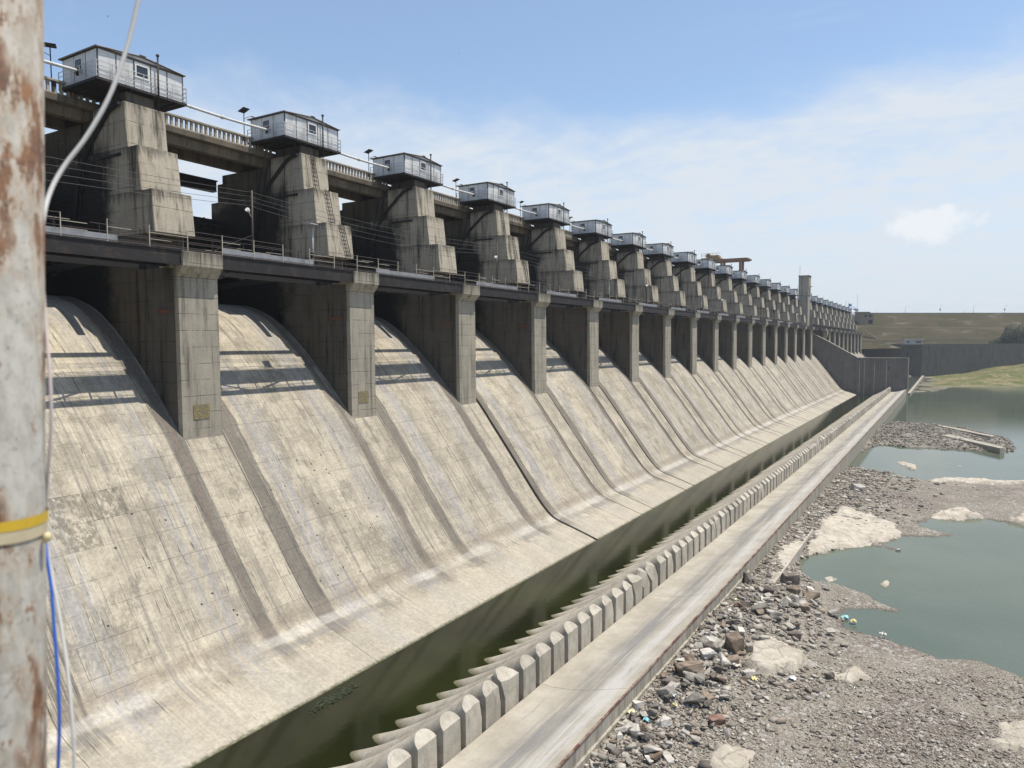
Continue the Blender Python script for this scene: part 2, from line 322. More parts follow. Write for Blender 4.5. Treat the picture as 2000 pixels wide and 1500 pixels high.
M['birdm'] = mat_plain('dark_feathers', (0.03,0.03,0.03), 0.8)
k = NT('window_glass'); M['glass'] = k.done((0.035,0.045,0.055), 0.08)
k = NT('pale_pane'); M['pane_pale'] = k.done((0.55,0.60,0.64), 0.2)

# ================================================================== STRUCTURE: spillway profile
PROF = [(-60,-3.0),(-58.4,1.6),(-56.6,3.15),(-54.8,3.4),(-52.8,3.1),(-50.4,2.25),(-48.2,0.85),(-45.8,-1.15),(-43.3,-3.62),(-41,-6.1),(-39.4,-8.15),(-37.8,-10.22),(-36.2,-12.32),(-34.9,-14.05),(-33.8,-15.45),(-32.95,-16.35),(-32.25,-16.88),(-31.4,-17.22),(-30.2,-17.58),(-28.7,-18.06),(-27.5,-18.46),
        (-26,-18.92),(-24.5,-19.25),(-22.8,-19.3),(-21,-18.85),(-19.3,-18.1),(-16.83,-17.2)]
def catmull(P, m=6):
    P = [np.array(p, float) for p in P]; out = []
    for i in range(len(P)-1):
        p0, p1, p2, p3 = P[max(i-1,0)], P[i], P[i+1], P[min(i+2,len(P)-1)]
        for j in range(m):
            t = j/m; out.append(0.5*((2*p1)+(-p0+p2)*t+(2*p0-5*p1+4*p2-p3)*t*t+(-p0+3*p1-3*p2+p3)*t**3))
    out.append(P[-1]); return np.array(out)
PR = catmull(PROF)
S = np.concatenate([[0], np.cumsum(np.hypot(*np.diff(PR, axis=0).T))])
TN = np.gradient(PR, axis=0); TN /= np.hypot(*TN.T)[:, None]; NN = np.stack([-TN[:,1], TN[:,0]], 1)
def prof(s, off=0.0):
    x = np.interp(s, S, PR[:,0]); z = np.interp(s, S, PR[:,1]); nx = np.interp(s, S, NN[:,0]); nz = np.interp(s, S, NN[:,1])
    return x+nx*off, z+nz*off
def s_at_x(x): return float(np.interp(x, PR[:,0], S))
def z_at_x(x): return float(np.interp(x, PR[:,0], PR[:,1]))
def chute_mesh(y0, y1, mat, s0, s1, floor=-23.5, ds=0.5):
    n = max(2, int((s1-s0)/ds)); ss = np.linspace(s0, s1, n+1)
    top = [prof(s) for s in ss]
    poly = [(x, z) for x, z in top]+[(top[-1][0], floor), (top[0][0], floor)]
    b = MB(); N = len(poly)
    b.add([(x,y0,z) for x,z in poly]+[(x,y1,z) for x,z in poly],
          [tuple(range(N)), tuple(range(2*N-1,N-1,-1))], False)
    b.f += [(i,N+i,N+(i+1)%N,(i+1)%N) for i in range(N)]; b.sm += [i < n for i in range(N)]
    me = bpy.data.meshes.new('chute'); me.from_pydata(b.v, [], b.f); me.polygons.foreach_set('use_smooth', b.sm)
    bm = bmesh.new(); bm.from_mesh(me); bmesh.ops.recalc_face_normals(bm, faces=bm.faces)
    for e in bm.edges:
        if len(e.link_faces) == 2 and e.link_faces[0].normal.angle(e.link_faces[1].normal) > 0.6: e.smooth = False
    bm.to_mesh(me); bm.free(); me.materials.append(mat); return me
def panel_mesh(y0, y1, s0, s1, th=0.012):
    n = max(2, int((s1-s0)/0.4)); b = MB()
    t = [prof(s, th) for s in np.linspace(s0, s1, n+1)]; u = [prof(s, -0.05) for s in np.linspace(s0, s1, n+1)]
    poly = t+u[::-1]; N = len(poly)
    b.add([(x,y0,z) for x,z in poly]+[(x,y1,z) for x,z in poly], [tuple(range(N)), tuple(range(2*N-1,N-1,-1))]+[(i,N+i,N+(i+1)%N,(i+1)%N) for i in range(N)])
    return b
spill = tag(empty('spillway', (-40, 160, -20)), 'stained pale concrete spillway slope curving down from the piers to the green water', 'spillway')
spill_inv = spill.location.copy()
def child_world(name, me, parent):        # mesh in world coordinates under a parent that only has a location
    return put(name, me, parent, -Vector(parent.location))
SEND = s_at_x(-16.9); STOP = s_at_x(-33.0)
GROOVE = {2: (0.42, 0.42), 3: (0.16, 0.3)}
rowsS = []
s = s_at_x(-47.3)
while s < STOP-0.6:
    e = min(s+random.uniform(1.5, 1.9), STOP)
    if STOP-e < 0.7: e = STOP
    rowsS.append((s, e)); s = e
pcount = 0
NB1 = 17
stuffp = MB()
for kbay in range(-1, NB1+1):
    y0 = PY2+0.08+(kbay-1)*PITCH; y1 = y0+PITCH
    if kbay == NB1: y1 = 283.2
    g0 = GROOVE.get(kbay-1, (0.30, 0.40) if kbay-1 >= 4 else (0.012, 0))[0]
    ya, yb = y0+g0, y1-0.012
    near = 0 <= kbay <= 5
    if 3 <= kbay < NB1:
        ys = PY1+kbay*PITCH-0.42; gw = 0.14 if kbay == 3 else 0.24
        bay = child_world('chute_bay', chute_mesh(ya, ys, M['slope'], s_at_x(-59.9), SEND), spill)
        child_world('pier_strip', chute_mesh(ys+gw, yb, M['slope'], s_at_x(-59.9), SEND), spill)
        b = MB(); b.grid([[(*(lambda q: (q[0], ys-0.004, q[1]))(prof(s_, -0.35)),), (*(lambda q: (q[0], ys+gw+0.004, q[1]))(prof(s_, -0.35)),)] for s_ in np.linspace(s_at_x(-56), SEND-0.2, 60)]); child_world('joint_slot', b.mesh('joint_slot', M['joint']), spill)
    else: bay = child_world('chute_bay', chute_mesh(ya, yb, M['slope'], s_at_x(-59.9), SEND), spill)
    if near:
        jb = MB(); jb.grid([[(*(lambda q: (q[0], ya+0.004, q[1]))(prof(s_, 0.003)),), (*(lambda q: (q[0], (ys if kbay >= 3 else yb)-0.004, q[1]))(prof(s_, 0.003)),)] for s_ in np.linspace(rowsS[0][0], rowsS[-1][1]-0.01, 60)]); put('joint_bed', jb.mesh('joint_bed', M['joint']), bay)
        cols = []; yy = ya+0.012; yb_ = yb; yb = ys if kbay >= 3 else yb
        while yy < yb-0.02:
            e = min(yy+random.choice((0.95, 1.0, 1.05, 1.1)), yb-0.012)
            if yb-e < 0.5: e = yb-0.012
            cols.append((yy, e)); yy = e
        sC = s_at_x(-41.0)+0.02
        for ri, (sa, sb) in enumerate(rowsS):
            if sa < s_at_x(-40.85) < sb or (sa < s_at_x(-40.85) and sb > sC):     # panels right under the column foot
                for q in range(3):
                    fa, fb = PY1+kbay*PITCH+q*0.95, PY1+kbay*PITCH+(q+1)*0.95
                    fb = min(fb, yb-0.012); pb = panel_mesh(fa+0.008, fb-0.008, sC, sb-0.008, 0.010)
                    if fb-fa < 0.2: continue
                    if kbay in (0, 1): put('concrete_panel', pb.mesh('concrete_panel', M['panel']), bay, (0,0,0)); pcount += 1
                    elif kbay == 2: stuffp.add(pb.v, pb.f)
            ci = 0
            while ci < len(cols):
                ca, cb = cols[ci]
                if random.random() < 0.30 and ci+1 < len(cols): cb = cols[ci+1][1]; ci += 1
                ci += 1
                # keep clear of the pier column that stands on the slope
                ps, pe = PY1+(kbay)*PITCH-0.01, PY2+(kbay)*PITCH+0.01
                mid = 0.5*(ca+cb)
                if sa < s_at_x(-40.85) and ca < pe and cb > ps:
                    if ca < ps-0.05: cb = ps
                    elif cb > pe+0.05: ca = pe
                    else: continue
                g = random.choice((0.004, 0.007, 0.012))
                pb = panel_mesh(ca+g, cb-g, sa+g, sb-g, random.uniform(0.006, 0.018)); pmid = Vector((prof(.5*(sa+sb))[0], mid, prof(.5*(sa+sb))[1])); dpt_ = pmid.dot(fw); pu_, pv_ = 1000+FPX*pmid.dot(rt)/dpt_, 750-FPX*pmid.dot(up)/dpt_
                lich = (95 < pu_ < 225 and 975 < pv_ < 1085 and random.random() < .8)
                if kbay in (0, 1) and pcount < 300:
                    put('concrete_panel', pb.mesh('concrete_panel', M['lichen' if lich else 'panel']), bay, (0,0,0)); pcount += 1
                else:
                    stuffp.add(pb.v, pb.f)
        yb = yb_
tag(child_world('distant_panels', stuffp.mesh('distant_panels', M['slope']), spill), kind='stuff')
# slot floors between monoliths
for kbay in range(3, NB1+1):
    g, dep = GROOVE.get(kbay-1, (0.30, 0.40))
    y0 = PY2+0.08+(kbay-1)*PITCH
    n = 60; ss = np.linspace(s_at_x(-52), SEND-0.2, n)
    b = MB(); b.grid([[(*(lambda q: (q[0], y0-0.006, q[1]))(prof(s_, -dep)),), (*(lambda q: (q[0], y0+g-0.002, q[1]))(prof(s_, -dep)),)] for s_ in ss])
    child_world('joint_slot', b.mesh('joint_slot', M['joint']), spill)
# dark square anchor holes scattered on the near bays
for i in range(46):
    yy = random.uniform(16, 44); sx = random.uniform(-39.5, -33.6)
    if (yy-PY1) % PITCH < 3.6 or (yy-PY1) % PITCH > 13.4: continue
    s_ = s_at_x(sx); q0 = prof(s_-0.05, 0.021); q1 = prof(s_+0.05, 0.021); q2 = prof(s_+0.05, 0.0); q3 = prof(s_-0.05, 0.0)
    b = MB(); b.prism([q0, q1, q2, q3], yy-0.05, yy+0.05)
    child_world('anchor_plate', b.mesh('anchor_plate', M['steel']), spill)

# second set of bays beyond the divide wall
sp2 = tag(empty('far_spillway', (-45, 370, -10)), 'distant spillway bays beyond the divide wall with pale lit slopes', 'spillway')
for kbay in range(18, 29):
    y0 = PY2+0.08+(kbay-1)*PITCH
    ya = max(y0+0.3, 285.6)
    child_world('chute_bay', chute_mesh(ya, y0+PITCH-0.012, M['slope'], s_at_x(-59.9), s_at_x(-36.0), -24), sp2)

# ------------------------------------------------------------------ bucket teeth, apron, sill
buck = tag(empty('bucket_apron', (-15.5, 150, -19)), 'concrete bucket apron with a long row of rounded teeth beside the green water', 'apron')
TP = 1.5886; TW = 0.597
def tooth_mesh(damage=0, seed=0):
    b = MB(); na, nt = 10, 16; rs = random.Random(seed)
    HH = 0.752; rz = lambda t: -18.424+0.40*t+0.04245*t*t
    def tend(h):
        lo, hi = 2.8, 6.1
        for _ in range(40):
            t = 0.5*(lo+hi); z = rz(t)-h; X = -22.56+t
            if X < -16.873-1.15*max(0.0, z+15.53): lo = t
            else: hi = t
        return lo
    rows = []
    for j in range(na+1):
        ph = -math.pi/2+math.pi*j/na; y = TW*math.sin(ph); h = HH*(1-math.cos(ph)); te = tend(h); row = []
        for i in range(nt+1):
            t = -2.07+(te+2.07)*i/nt; row.append((-22.56+t, y, rz(t)-h))
        rows.append(row)
    b.grid(rows, True)
    for sgn, row in ((-1, rows[0]), (1, rows[-1])):
        b.add([p for p in row]+[(p[0], p[1], min(-17.6, p[2]-0.4) if i < nt else -17.8) for i, p in enumerate(row)],
              [(i, i+1, nt+2+i, nt+1+i) for i in range(nt)], False)
    end = [r[-1] for r in rows]
    e0, e1 = end[0], end[-1]
    zmid = (-16.5)
    b.add(end, [tuple(range(len(end)))], False)                      # leaning arched facet
    b.add([e0, e1, (-16.873, e1[1], -17.8), (-16.873, e0[1], -17.8)], [(0,1,2,3)], False)
    me = b.mesh('tooth', M['tooth'])
    bm = bmesh.new(); bm.from_mesh(me); bmesh.ops.remove_doubles(bm, verts=bm.verts, dist=0.001)
    if damage:
        bmesh.ops.triangulate(bm, faces=[f for f in bm.faces if len(f.verts) > 4])
        bmesh.ops.subdivide_edges(bm, edges=[e for e in bm.edges if all(v.co.x > -18.4 for v in e.verts) and e.calc_length() > 0.2], cuts=2, use_grid_fill=True)
        for v in bm.verts:
            if v.co.x > -18.1 and v.co.z > -17.2:
                w_ = math.exp(-((v.co.z+15.46)/0.52)**2)
                nv = noise.noise(Vector((v.co.y*1.7+seed*3, v.co.z*2.3, seed*1.7)))
                v.co.x -= w_*damage*max(0.0, 0.35+nv)*0.55; v.co.z -= w_*damage*max(0, nv)*0.25
                nv3 = noise.noise(Vector((v.co.y*6+seed*3, v.co.z*6, v.co.x*6))); v.co.x -= abs(nv3)*0.05*damage; v.co.y -= math.copysign(abs(nv3)*0.05*damage, v.co.y)
    bmesh.ops.recalc_face_normals(bm, faces=bm.faces)
    for e in bm.edges:
        if len(e.link_faces) == 2 and e.link_faces[0].normal.angle(e.link_faces[1].normal) > 0.5: e.smooth = False
    for f in bm.faces: f.smooth = True
    bm.to_mesh(me); bm.free(); return me
k = NT('tooth_concrete')
f1 = k.noise(1.2, 7, 0.7); f2 = k.noise(9, 6, 0.75)
col = k.mix(k.ramp(f1, 0.35, 0.7), (0.385,0.35,0.285), (0.52,0.482,0.405))
col = k.mix(k.mul(k.ramp(k.noise(1.0, 5, 0.66, (2.5,2.5,0.6), (3,3,3)), 0.5, 0.72), 0.65), col, (0.235,0.215,0.18))
col = k.mix(k.ramp(k.add(k.z, k.mul(f2, 0.25)), -17.95, BW+0.06), col, (0.14,0.13,0.06))
col = k.val(k.mul(k.math('MULTIPLY_ADD', f2, 0.4, 0.8), k.math('MULTIPLY_ADD', k.rnd(), 0.32, 0.82)), col); k.bump(f2, 0.6, 0.03); M['tooth'] = k.done(col, 0.9, spec=0.2)
TM = [tooth_mesh(0.05, 1), tooth_mesh(0.35, 3), tooth_mesh(1.0, 5), tooth_mesh(1.0, 8), tooth_mesh(0.08, 12), tooth_mesh(0.14, 14), tooth_mesh(0.06, 17), tooth_mesh(0.5, 19)]
Y0T = 21.366-TP*8
for i in range(180):
    y = Y0T+i*TP
    if y > 281.8: break
    dm = random.choice((0, 0, 4, 5, 6))
    if i in (10, 11, 19, 21, 26): dm = 1
    if i in (12, 22): dm = 2
    if i in (23, 24): dm = 3
    if i > 30 and random.random() < 0.12: dm = random.choice((1, 7))
    if i > 30 and random.random() < 0.04: dm = 2
    o = put('tooth', TM[dm], buck, Vector((random.uniform(-.03,.03), y+random.uniform(-.03,.03), random.uniform(-.03,.03)))-buck.location)
    if dm >= 2: o['label'] = 'spalled tooth with broken rough top edge'
k = NT('apron_concrete')
xs = k.add(k.x, k.mul(k.noise(0.25, 3, 0.5, (0.2,1,0.2)), 0.5))
st = k.noise(1.0, 6, 0.65, (3.2, 0.12, 3.2)); fn = k.noise(6, 5, 0.66); bl = k.noise(0.5, 5, 0.6)
col = k.mix(k.ramp(bl, 0.35, 0.7), (0.35,0.318,0.255), (0.455,0.42,0.348))
gb = k.mul(band(k, xs, -14.95, -13.5, 0.5), k.ramp(st, 0.35, 0.62)); col = k.mix(k.mul(gb, 0.75), col, (0.19,0.19,0.19))
wb = k.mul(band(k, xs, -13.45, -12.4, 0.35), k.ramp(st, 0.3, 0.6)); col = k.mix(k.mul(wb, 0.7), col, (0.54,0.53,0.505))
col = k.mix(k.mul(k.ramp(k.noise(1.0, 5, 0.7, (4,0.3,4), (2,2,2)), 0.56, 0.7), 0.5), col, (0.22,0.215,0.21))
vface = k.mul(k.ramp(k.x, SILLX-0.035, SILLX-0.01), 0.85); vst = k.noise(1.0, 5, 0.62, (3,3,0.35))
col = k.mix(vface, col, k.mix(k.ramp(vst, 0.4, 0.65), (0.42,0.39,0.32), (0.24,0.215,0.175)))
col = k.mix(k.ramp(k.add(k.z, k.mul(fn, 0.3)), RW+0.35, RW+0.02), col, (0.16,0.17,0.09))
col = k.val(k.math('MULTIPLY_ADD', fn, 0.34, 0.83), col); k.bump(fn, 0.35, 0.02); M['apron'] = k.done(col, 0.88, spec=0.25)
ap = [(-16.89,-16.99),(-16.2,-16.98),(-15.25,-16.86),(-14.3,-16.64),(-13.35,-16.36),(-12.6,-16.12),(SILLX,-15.98),(SILLX,-17.8),(SILLX+0.02,-22.5),(-16.89,-22.5)]
yy = 0.5; i = 0
while yy < 282.8:
    ye = min(yy+PITCH, 282.8)
    b = MB(); b.prism(ap, yy+0.012, ye-0.012); me = b.mesh('apron_slab', M['apron'])
    child_world('apron_slab', me, buck)
    e = MB(); dx = 0
    yq = yy
    while yq < ye-0.1:
        yr = min(yq+3.0, ye); j = random.uniform(-.012, .012)
        e.box(SILLX-0.07, SILLX+0.022+j, yq+0.01, yr-0.01, -15.992-0.06+j, -15.965+j); yq = yr
    child_world('steel_edge', e.mesh('steel_edge', M['rustedge']), buck)
    # footing ledge below the face on the nearest slabs
    if yy < 54:
        f = MB(); f.box(SILLX+0.004, SILLX+0.12, yy+0.02, min(ye-0.02, 53.2), -18.9, -16.66); child_world('footing', f.mesh('footing', M['apron']), buck)
    yy = ye; i += 1
# low slab lying against the sill
b = MB(); b.prism([(SILLX+0.02,-17.2),(-10.34,-17.32),(-10.34,-17.2),(-10.2,-17.2),(-10.2,-19.0),(SILLX+0.02,-19.0)], 52.3, 70.0)
tag(put('concrete_ledge', b.mesh('concrete_ledge', M['tooth'])), 'pale concrete ledge with a raised kerb along the foot of the sill', 'ledge')

# ------------------------------------------------------------------ water in the bucket
def mat_water(name, c, rough, ripple, scale, trans=0.0, st=(1,1,1), c2=None, spec=0.5):
    k = NT(name); n1 = k.noise(scale, 4, 0.6, st); n2 = k.noise(0.12, 3, 0.5, (1,1,1))
    col = k.mix(k.ramp(n2, 0.35, 0.65), c, c2 or tuple(q*1.2 for q in c))
    k.bump(n1, ripple, 0.05); k.b.inputs['IOR'].default_value = 1.33
    k.done(col, rough, spec=spec)
    if trans:
        t = k.n('ShaderNodeBsdfTransparent'); t.inputs[0].default_value = (0.75,0.9,0.8,1); m = k.n('ShaderNodeMixShader'); m.inputs[0].default_value = trans
        k.l(k.b.outputs[0], m.inputs[1]); k.l(t.outputs[0], m.inputs[2]); k.l(m.outputs[0], k.out.inputs[0])
    return k.m
M['bwater'] = mat_water('bucket_water', (0.011,0.013,0.004), 0.07, 0.06, 1.6, 0.0, (1,1,1), (0.022,0.026,0.007), spec=0.42)
b = MB(); b.box(-28.4, -16.5, -4, 283.4, BW-0.6, BW)
tag(put('bucket_water', b.mesh('bucket_water', M['bwater'])), kind='structure')
# algae mat floating by the slope
rs = random.Random(3); am = MB(); ctr = atZ(655, 1362, BW+0.01)
for i in range(420):
    t = rs.gauss(0, 1); q = ctr+Vector((rs.gauss(0, 0.16)+t*0.0, t*0.75, 0)); a = rs.uniform(0, 6.3); L = rs.uniform(.04, .11)
    h = rs.uniform(.01, .09); dx, dy = math.cos(a)*L, math.sin(a)*L
    am.add([q+Vector((dx,dy,h)), q+Vector((-dy*.4,dx*.4,.01)), q-Vector((dx,dy,-h*.3)), q+Vector((dy*.4,-dx*.4,.012))], [(0,1,2,3)])
M['weed'] = mat_plain('water_weed', (0.030,0.042,0.016), 0.8, 0, 0.4, 6)
tag(put('water_weed', am.mesh('water_weed', M['weed'])), 'small mat of green weed floating in the bucket near the slope', kind='stuff')

# ================================================================== PIERS
NP = 28; TOWER_I = 17
def at_i(i): return Vector((0, PITCH*i, 0))
PIERW = PY2-PY1; PC = 0.5*(PY1+PY2)
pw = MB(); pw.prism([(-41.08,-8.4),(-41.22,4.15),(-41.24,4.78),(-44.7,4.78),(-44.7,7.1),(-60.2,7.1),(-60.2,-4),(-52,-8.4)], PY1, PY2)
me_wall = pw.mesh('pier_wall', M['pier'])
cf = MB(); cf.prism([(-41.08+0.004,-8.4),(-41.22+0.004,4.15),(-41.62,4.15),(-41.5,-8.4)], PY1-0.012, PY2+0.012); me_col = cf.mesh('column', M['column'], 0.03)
cp = MB(); cp.prism([(-41.62,4.152),(-41.20,4.152),(-40.62,4.80),(-40.60,5.72),(-43.1,5.72),(-43.1,4.80),(-41.62,4.7)], PY1-0.016, PY2+0.016); me_cap = cp.mesh('capital', M['column'], 0.025)
blk = []
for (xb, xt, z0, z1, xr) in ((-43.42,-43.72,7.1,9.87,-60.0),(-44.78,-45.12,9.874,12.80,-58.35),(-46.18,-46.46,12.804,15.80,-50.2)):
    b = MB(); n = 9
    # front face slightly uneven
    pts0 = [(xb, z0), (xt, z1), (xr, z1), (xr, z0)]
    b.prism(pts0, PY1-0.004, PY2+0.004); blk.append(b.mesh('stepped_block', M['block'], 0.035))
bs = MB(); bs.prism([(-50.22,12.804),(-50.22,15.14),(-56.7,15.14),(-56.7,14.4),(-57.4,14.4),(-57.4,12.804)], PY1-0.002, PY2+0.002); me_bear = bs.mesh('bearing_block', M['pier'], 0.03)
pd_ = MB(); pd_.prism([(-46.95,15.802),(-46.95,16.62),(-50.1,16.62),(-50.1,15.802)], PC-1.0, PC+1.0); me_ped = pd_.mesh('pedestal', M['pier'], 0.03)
# curved dark pipe and straight hangers on the near face
cpz = [(-46.75,15.7),(-47.94,15.38),(-49.09,14.51),(-50.07,13.72),(-50.9,12.89),(-51.7,11.6),(-52.3,10.0),(-52.7,8.0)]
cpc = catmull(cpz, 4); t = MB(); t.tube([(x, PY1-0.16, z) for x, z in cpc], 0.15, 8); me_arc = t.mesh('curved_pipe', M['gate'])
t = MB(); t.tube([(-50.6, PY1-0.1, 15.0), (-52.0, PY1-0.1, 9.2)], 0.05, 6); me_hang = t.mesh('hanger_rod', M['steel'])
t = MB(); t.tube([(-51.3, PY1-0.1, 15.0), (-52.7, PY1-0.1, 9.2)], 0.04, 6); me_hang2 = t.mesh('hanger_rod', M['steel'])
t = MB(); t.box(-49.6,-46.9,PY1-0.14,PY1+0.02,12.35,12.5); me_br = t.mesh('ledge_bracket', M['steel'])
t = MB(); t.box(-43.3,-42.0,PY1-0.10,PY1+0.02,1.92,2.12); t.box(-43.3,-43.1,PY1-0.2,PY1,1.95,2.09); me_slot = t.mesh('wall_bracket', M['rust'])
k = NT('worn_yellow_paint'); f = k.noise(9, 5, 0.7); M['ymark'] = k.done(k.mix(k.ramp(f, 0.40, 0.52), (0.36,0.28,0.07), (0.19,0.165,0.115)), 0.8)
t = MB(); t.box(-41.14,-41.085,PY1+0.78,PY1+1.95,-4.9,-3.95); me_mark = t.mesh('painted_mark', M['ymark'])
lt = MB()   # rung ladder up the block fronts
def ladder(b, p, q, w_=0.42, n=12):
    p, q = Vector(p), Vector(q)
    for s_ in (-w_/2, w_/2): b.bar(p+Vector((0,s_,0)), q+Vector((0,s_,0)), 0.045)
    for i in range(n):
        c = p.lerp(q, (i+.5)/n); b.bar(c+Vector((0,-w_/2,0)), c+Vector((0,w_/2,0)), 0.03)
ladder(lt, (-43.30,PC+0.75,7.2), (-43.62,PC+0.25,9.95), n=9); ladder(lt, (-44.66,PC+0.35,9.95), (-45.0,PC-0.05,12.9), n=9); ladder(lt, (-46.05,PC,12.85), (-46.38,PC-0.3,15.85), n=9)
me_lad = lt.mesh('ladder', M['steel'])
for i in range(-1, NP):
    if i == TOWER_I: continue
    e = empty('spillway_pier', (-41.5, PC+PITCH*i, -7))
    nm = 'outermost' if i < 0 else ORD[i]
    if i < 0: lab = 'concrete spillway pier beyond the left edge behind the rusty pole'
    elif i < 3: lab = 'stepped concrete spillway pier, %s from the rusty pole' % nm + (', yellow mark low on its column' if i < 2 else '')
    else: lab = 'stepped concrete spillway pier, %s in the row from the rusty pole' % nm
    tag(e, lab, 'pier', 'spillway piers along the dam')
    L = at_i(i)-e.location
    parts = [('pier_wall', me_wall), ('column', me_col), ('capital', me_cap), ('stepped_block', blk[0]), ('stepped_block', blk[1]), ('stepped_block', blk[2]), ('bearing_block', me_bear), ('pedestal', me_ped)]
    if i < 20: parts += [('curved_pipe', me_arc)]
    if i < 8: parts += [('hanger_rod', me_hang), ('hanger_rod', me_hang2), ('ledge_bracket', me_br), ('wall_bracket', me_slot)]
    if i in (0, 1): parts += [('painted_mark', me_mark)]
    if i in (1, 3): parts += [('ladder', me_lad)]
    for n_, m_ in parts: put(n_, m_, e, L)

# ------------------------------------------------------------------ radial gates, trunnion beams, upstream girders (one per bay)
GY0, GY1 = PY2+0.06, PY1+PITCH-0.06
sk = MB(); pr_ = []
for j in range(15):
    a = R(-16+ j*43/14); pr_.append((-46.5-11.6*math.cos(a), 5.2+ 11.6*math.sin(a)*0.95+0.9))
outer = [(x-0.12, z) for x, z in pr_]
sk.prism(pr_+outer[::-1], GY0, GY1); me_skin = sk.mesh('skin_plate', M['gate'])
rb = MB()
for j in range(1, 14, 2): rb.box(pr_[j][0], pr_[j][0]+0.5, GY0+0.02, GY1-0.02, pr_[j][1]-0.09, pr_[j][1]+0.09)
for q in range(9):
    yq = GY0+0.6+q*(GY1-GY0-1.2)/8; rb.prism([(x+0.28, z) for x, z in pr_]+[(x+0.12, z) for x, z in pr_[::-1]], yq-.06, yq+.06)
me_rib = rb.mesh('stiffener', M['gate'])
me_arm = []
for yq in (GY0+1.6, GY1-1.6):
    b = MB()
    for j in (3, 11): b.bar((pr_[j][0]+.4, yq, pr_[j][1]), (-46.4, yq, 5.4), 0.45, 0.4)
    b.bar((-52.5, yq, 4.6), (-52.5, yq, 8.6), 0.25); me_arm.append(b.mesh('gate_arm', M['gate']))
tb = MB(); tb.box(-44.75, -44.45, PY2+0.003, PY1+PITCH-0.003, 4.75, 5.1); me_trun = tb.mesh('cross_girder', M['gate'])
hg = MB(); hg.box(-58.1, -57.5, PY2+0.01, PY1+PITCH-0.01, 13.75, 14.65); hg.box(-58.3,-57.3,PY2+0.01,PY1+PITCH-0.01,14.65,14.75); me_hg = hg.mesh('hoist_girder', M['gate'])
for i in range(-1, NP-1):
    e = empty('radial_gate', (-57, PC+PITCH*(i+.5), 2.5)); L = at_i(i)-e.location
    tag(e, 'black steel radial gate between the %s and %s pier' % ('outermost' if i < 0 else ORD[i], ORD[i+1]), 'gate', 'radial gates behind the piers')
    put('skin_plate', me_skin, e, L); put('stiffener', me_rib, e, L); put('cross_girder', me_trun, e, L)
    for m_ in me_arm: put('gate_arm', m_, e, L)
    o = put('hoist_girder', me_hg, None, at_i(i))
    tag(o, 'dark steel girder under the road bridge between the %s and %s pier' % ('outermost' if i < 0 else ORD[i], ORD[i+1]), 'girder', 'girders upstream of the piers')

# ------------------------------------------------------------------ road bridge spans with balustrade
SY0, SY1 = PC+0.01, PC+PITCH-0.01
bm_ = MB(); bm_.prism([(-51.05,15.15),(-50.95,15.85),(-51.8,15.85),(-51.65,15.15)], SY0, SY1)
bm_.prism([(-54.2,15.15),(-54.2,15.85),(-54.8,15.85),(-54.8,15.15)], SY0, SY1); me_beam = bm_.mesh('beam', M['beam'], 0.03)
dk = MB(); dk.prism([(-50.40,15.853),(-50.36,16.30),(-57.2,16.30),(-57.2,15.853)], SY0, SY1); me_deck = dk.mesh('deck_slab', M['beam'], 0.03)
tr = MB(); tr.box(-50.80, -50.46, SY0+0.3, SY1-0.3, 17.10, 17.26); tr.box(-50.76, -50.50, SY0+0.3, SY1-0.3, 16.303, 16.42); me_tr = tr.mesh('top_rail', M['rail_conc'], 0.02)
ba = MB(); ba.prism([(-50.73,16.421),(-50.70,16.7),(-50.73,17.098),(-50.53,17.098),(-50.56,16.7),(-50.53,16.421)], -0.085, 0.085); me_ba = ba.mesh('baluster', M['rail_conc'])
ep = MB(); ep.box(-50.85,-50.41,-0.22,0.22,16.303,17.36); ep.box(-50.89,-50.37,-0.26,0.26,17.36,17.44); me_ep = ep.mesh('end_post', M['beam'])
cb = MB(); cb.box(-51.04,-50.955,-0.05,0.05,15.25,15.85); me_crk = cb.mesh('beam_rib', M['joint'])
for i in range(-1, NP-1):
    e = empty('road_bridge_span', (-53, PC+PITCH*(i+.5), 15.46)); L = at_i(i)-e.location
    tag(e, 'concrete road bridge span with balustrade between the %s and %s pier' % ('outermost' if i < 0 else ORD[i], ORD[i+1]), 'bridge', 'road bridge spans on top of the dam')
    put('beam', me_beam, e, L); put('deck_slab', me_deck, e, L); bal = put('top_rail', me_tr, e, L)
    if i < 11:
        for q in range(32): put('baluster', me_ba, bal, (0, SY0+0.9+q*0.42, 0))
    for q in (2.2, PITCH-2.4): put('end_post', me_ep, e, L+Vector((0, SY0+q, 0)))
    if i < 5: put('beam_rib', me_crk, e, L+Vector((0, SY0+6.2, 0)))

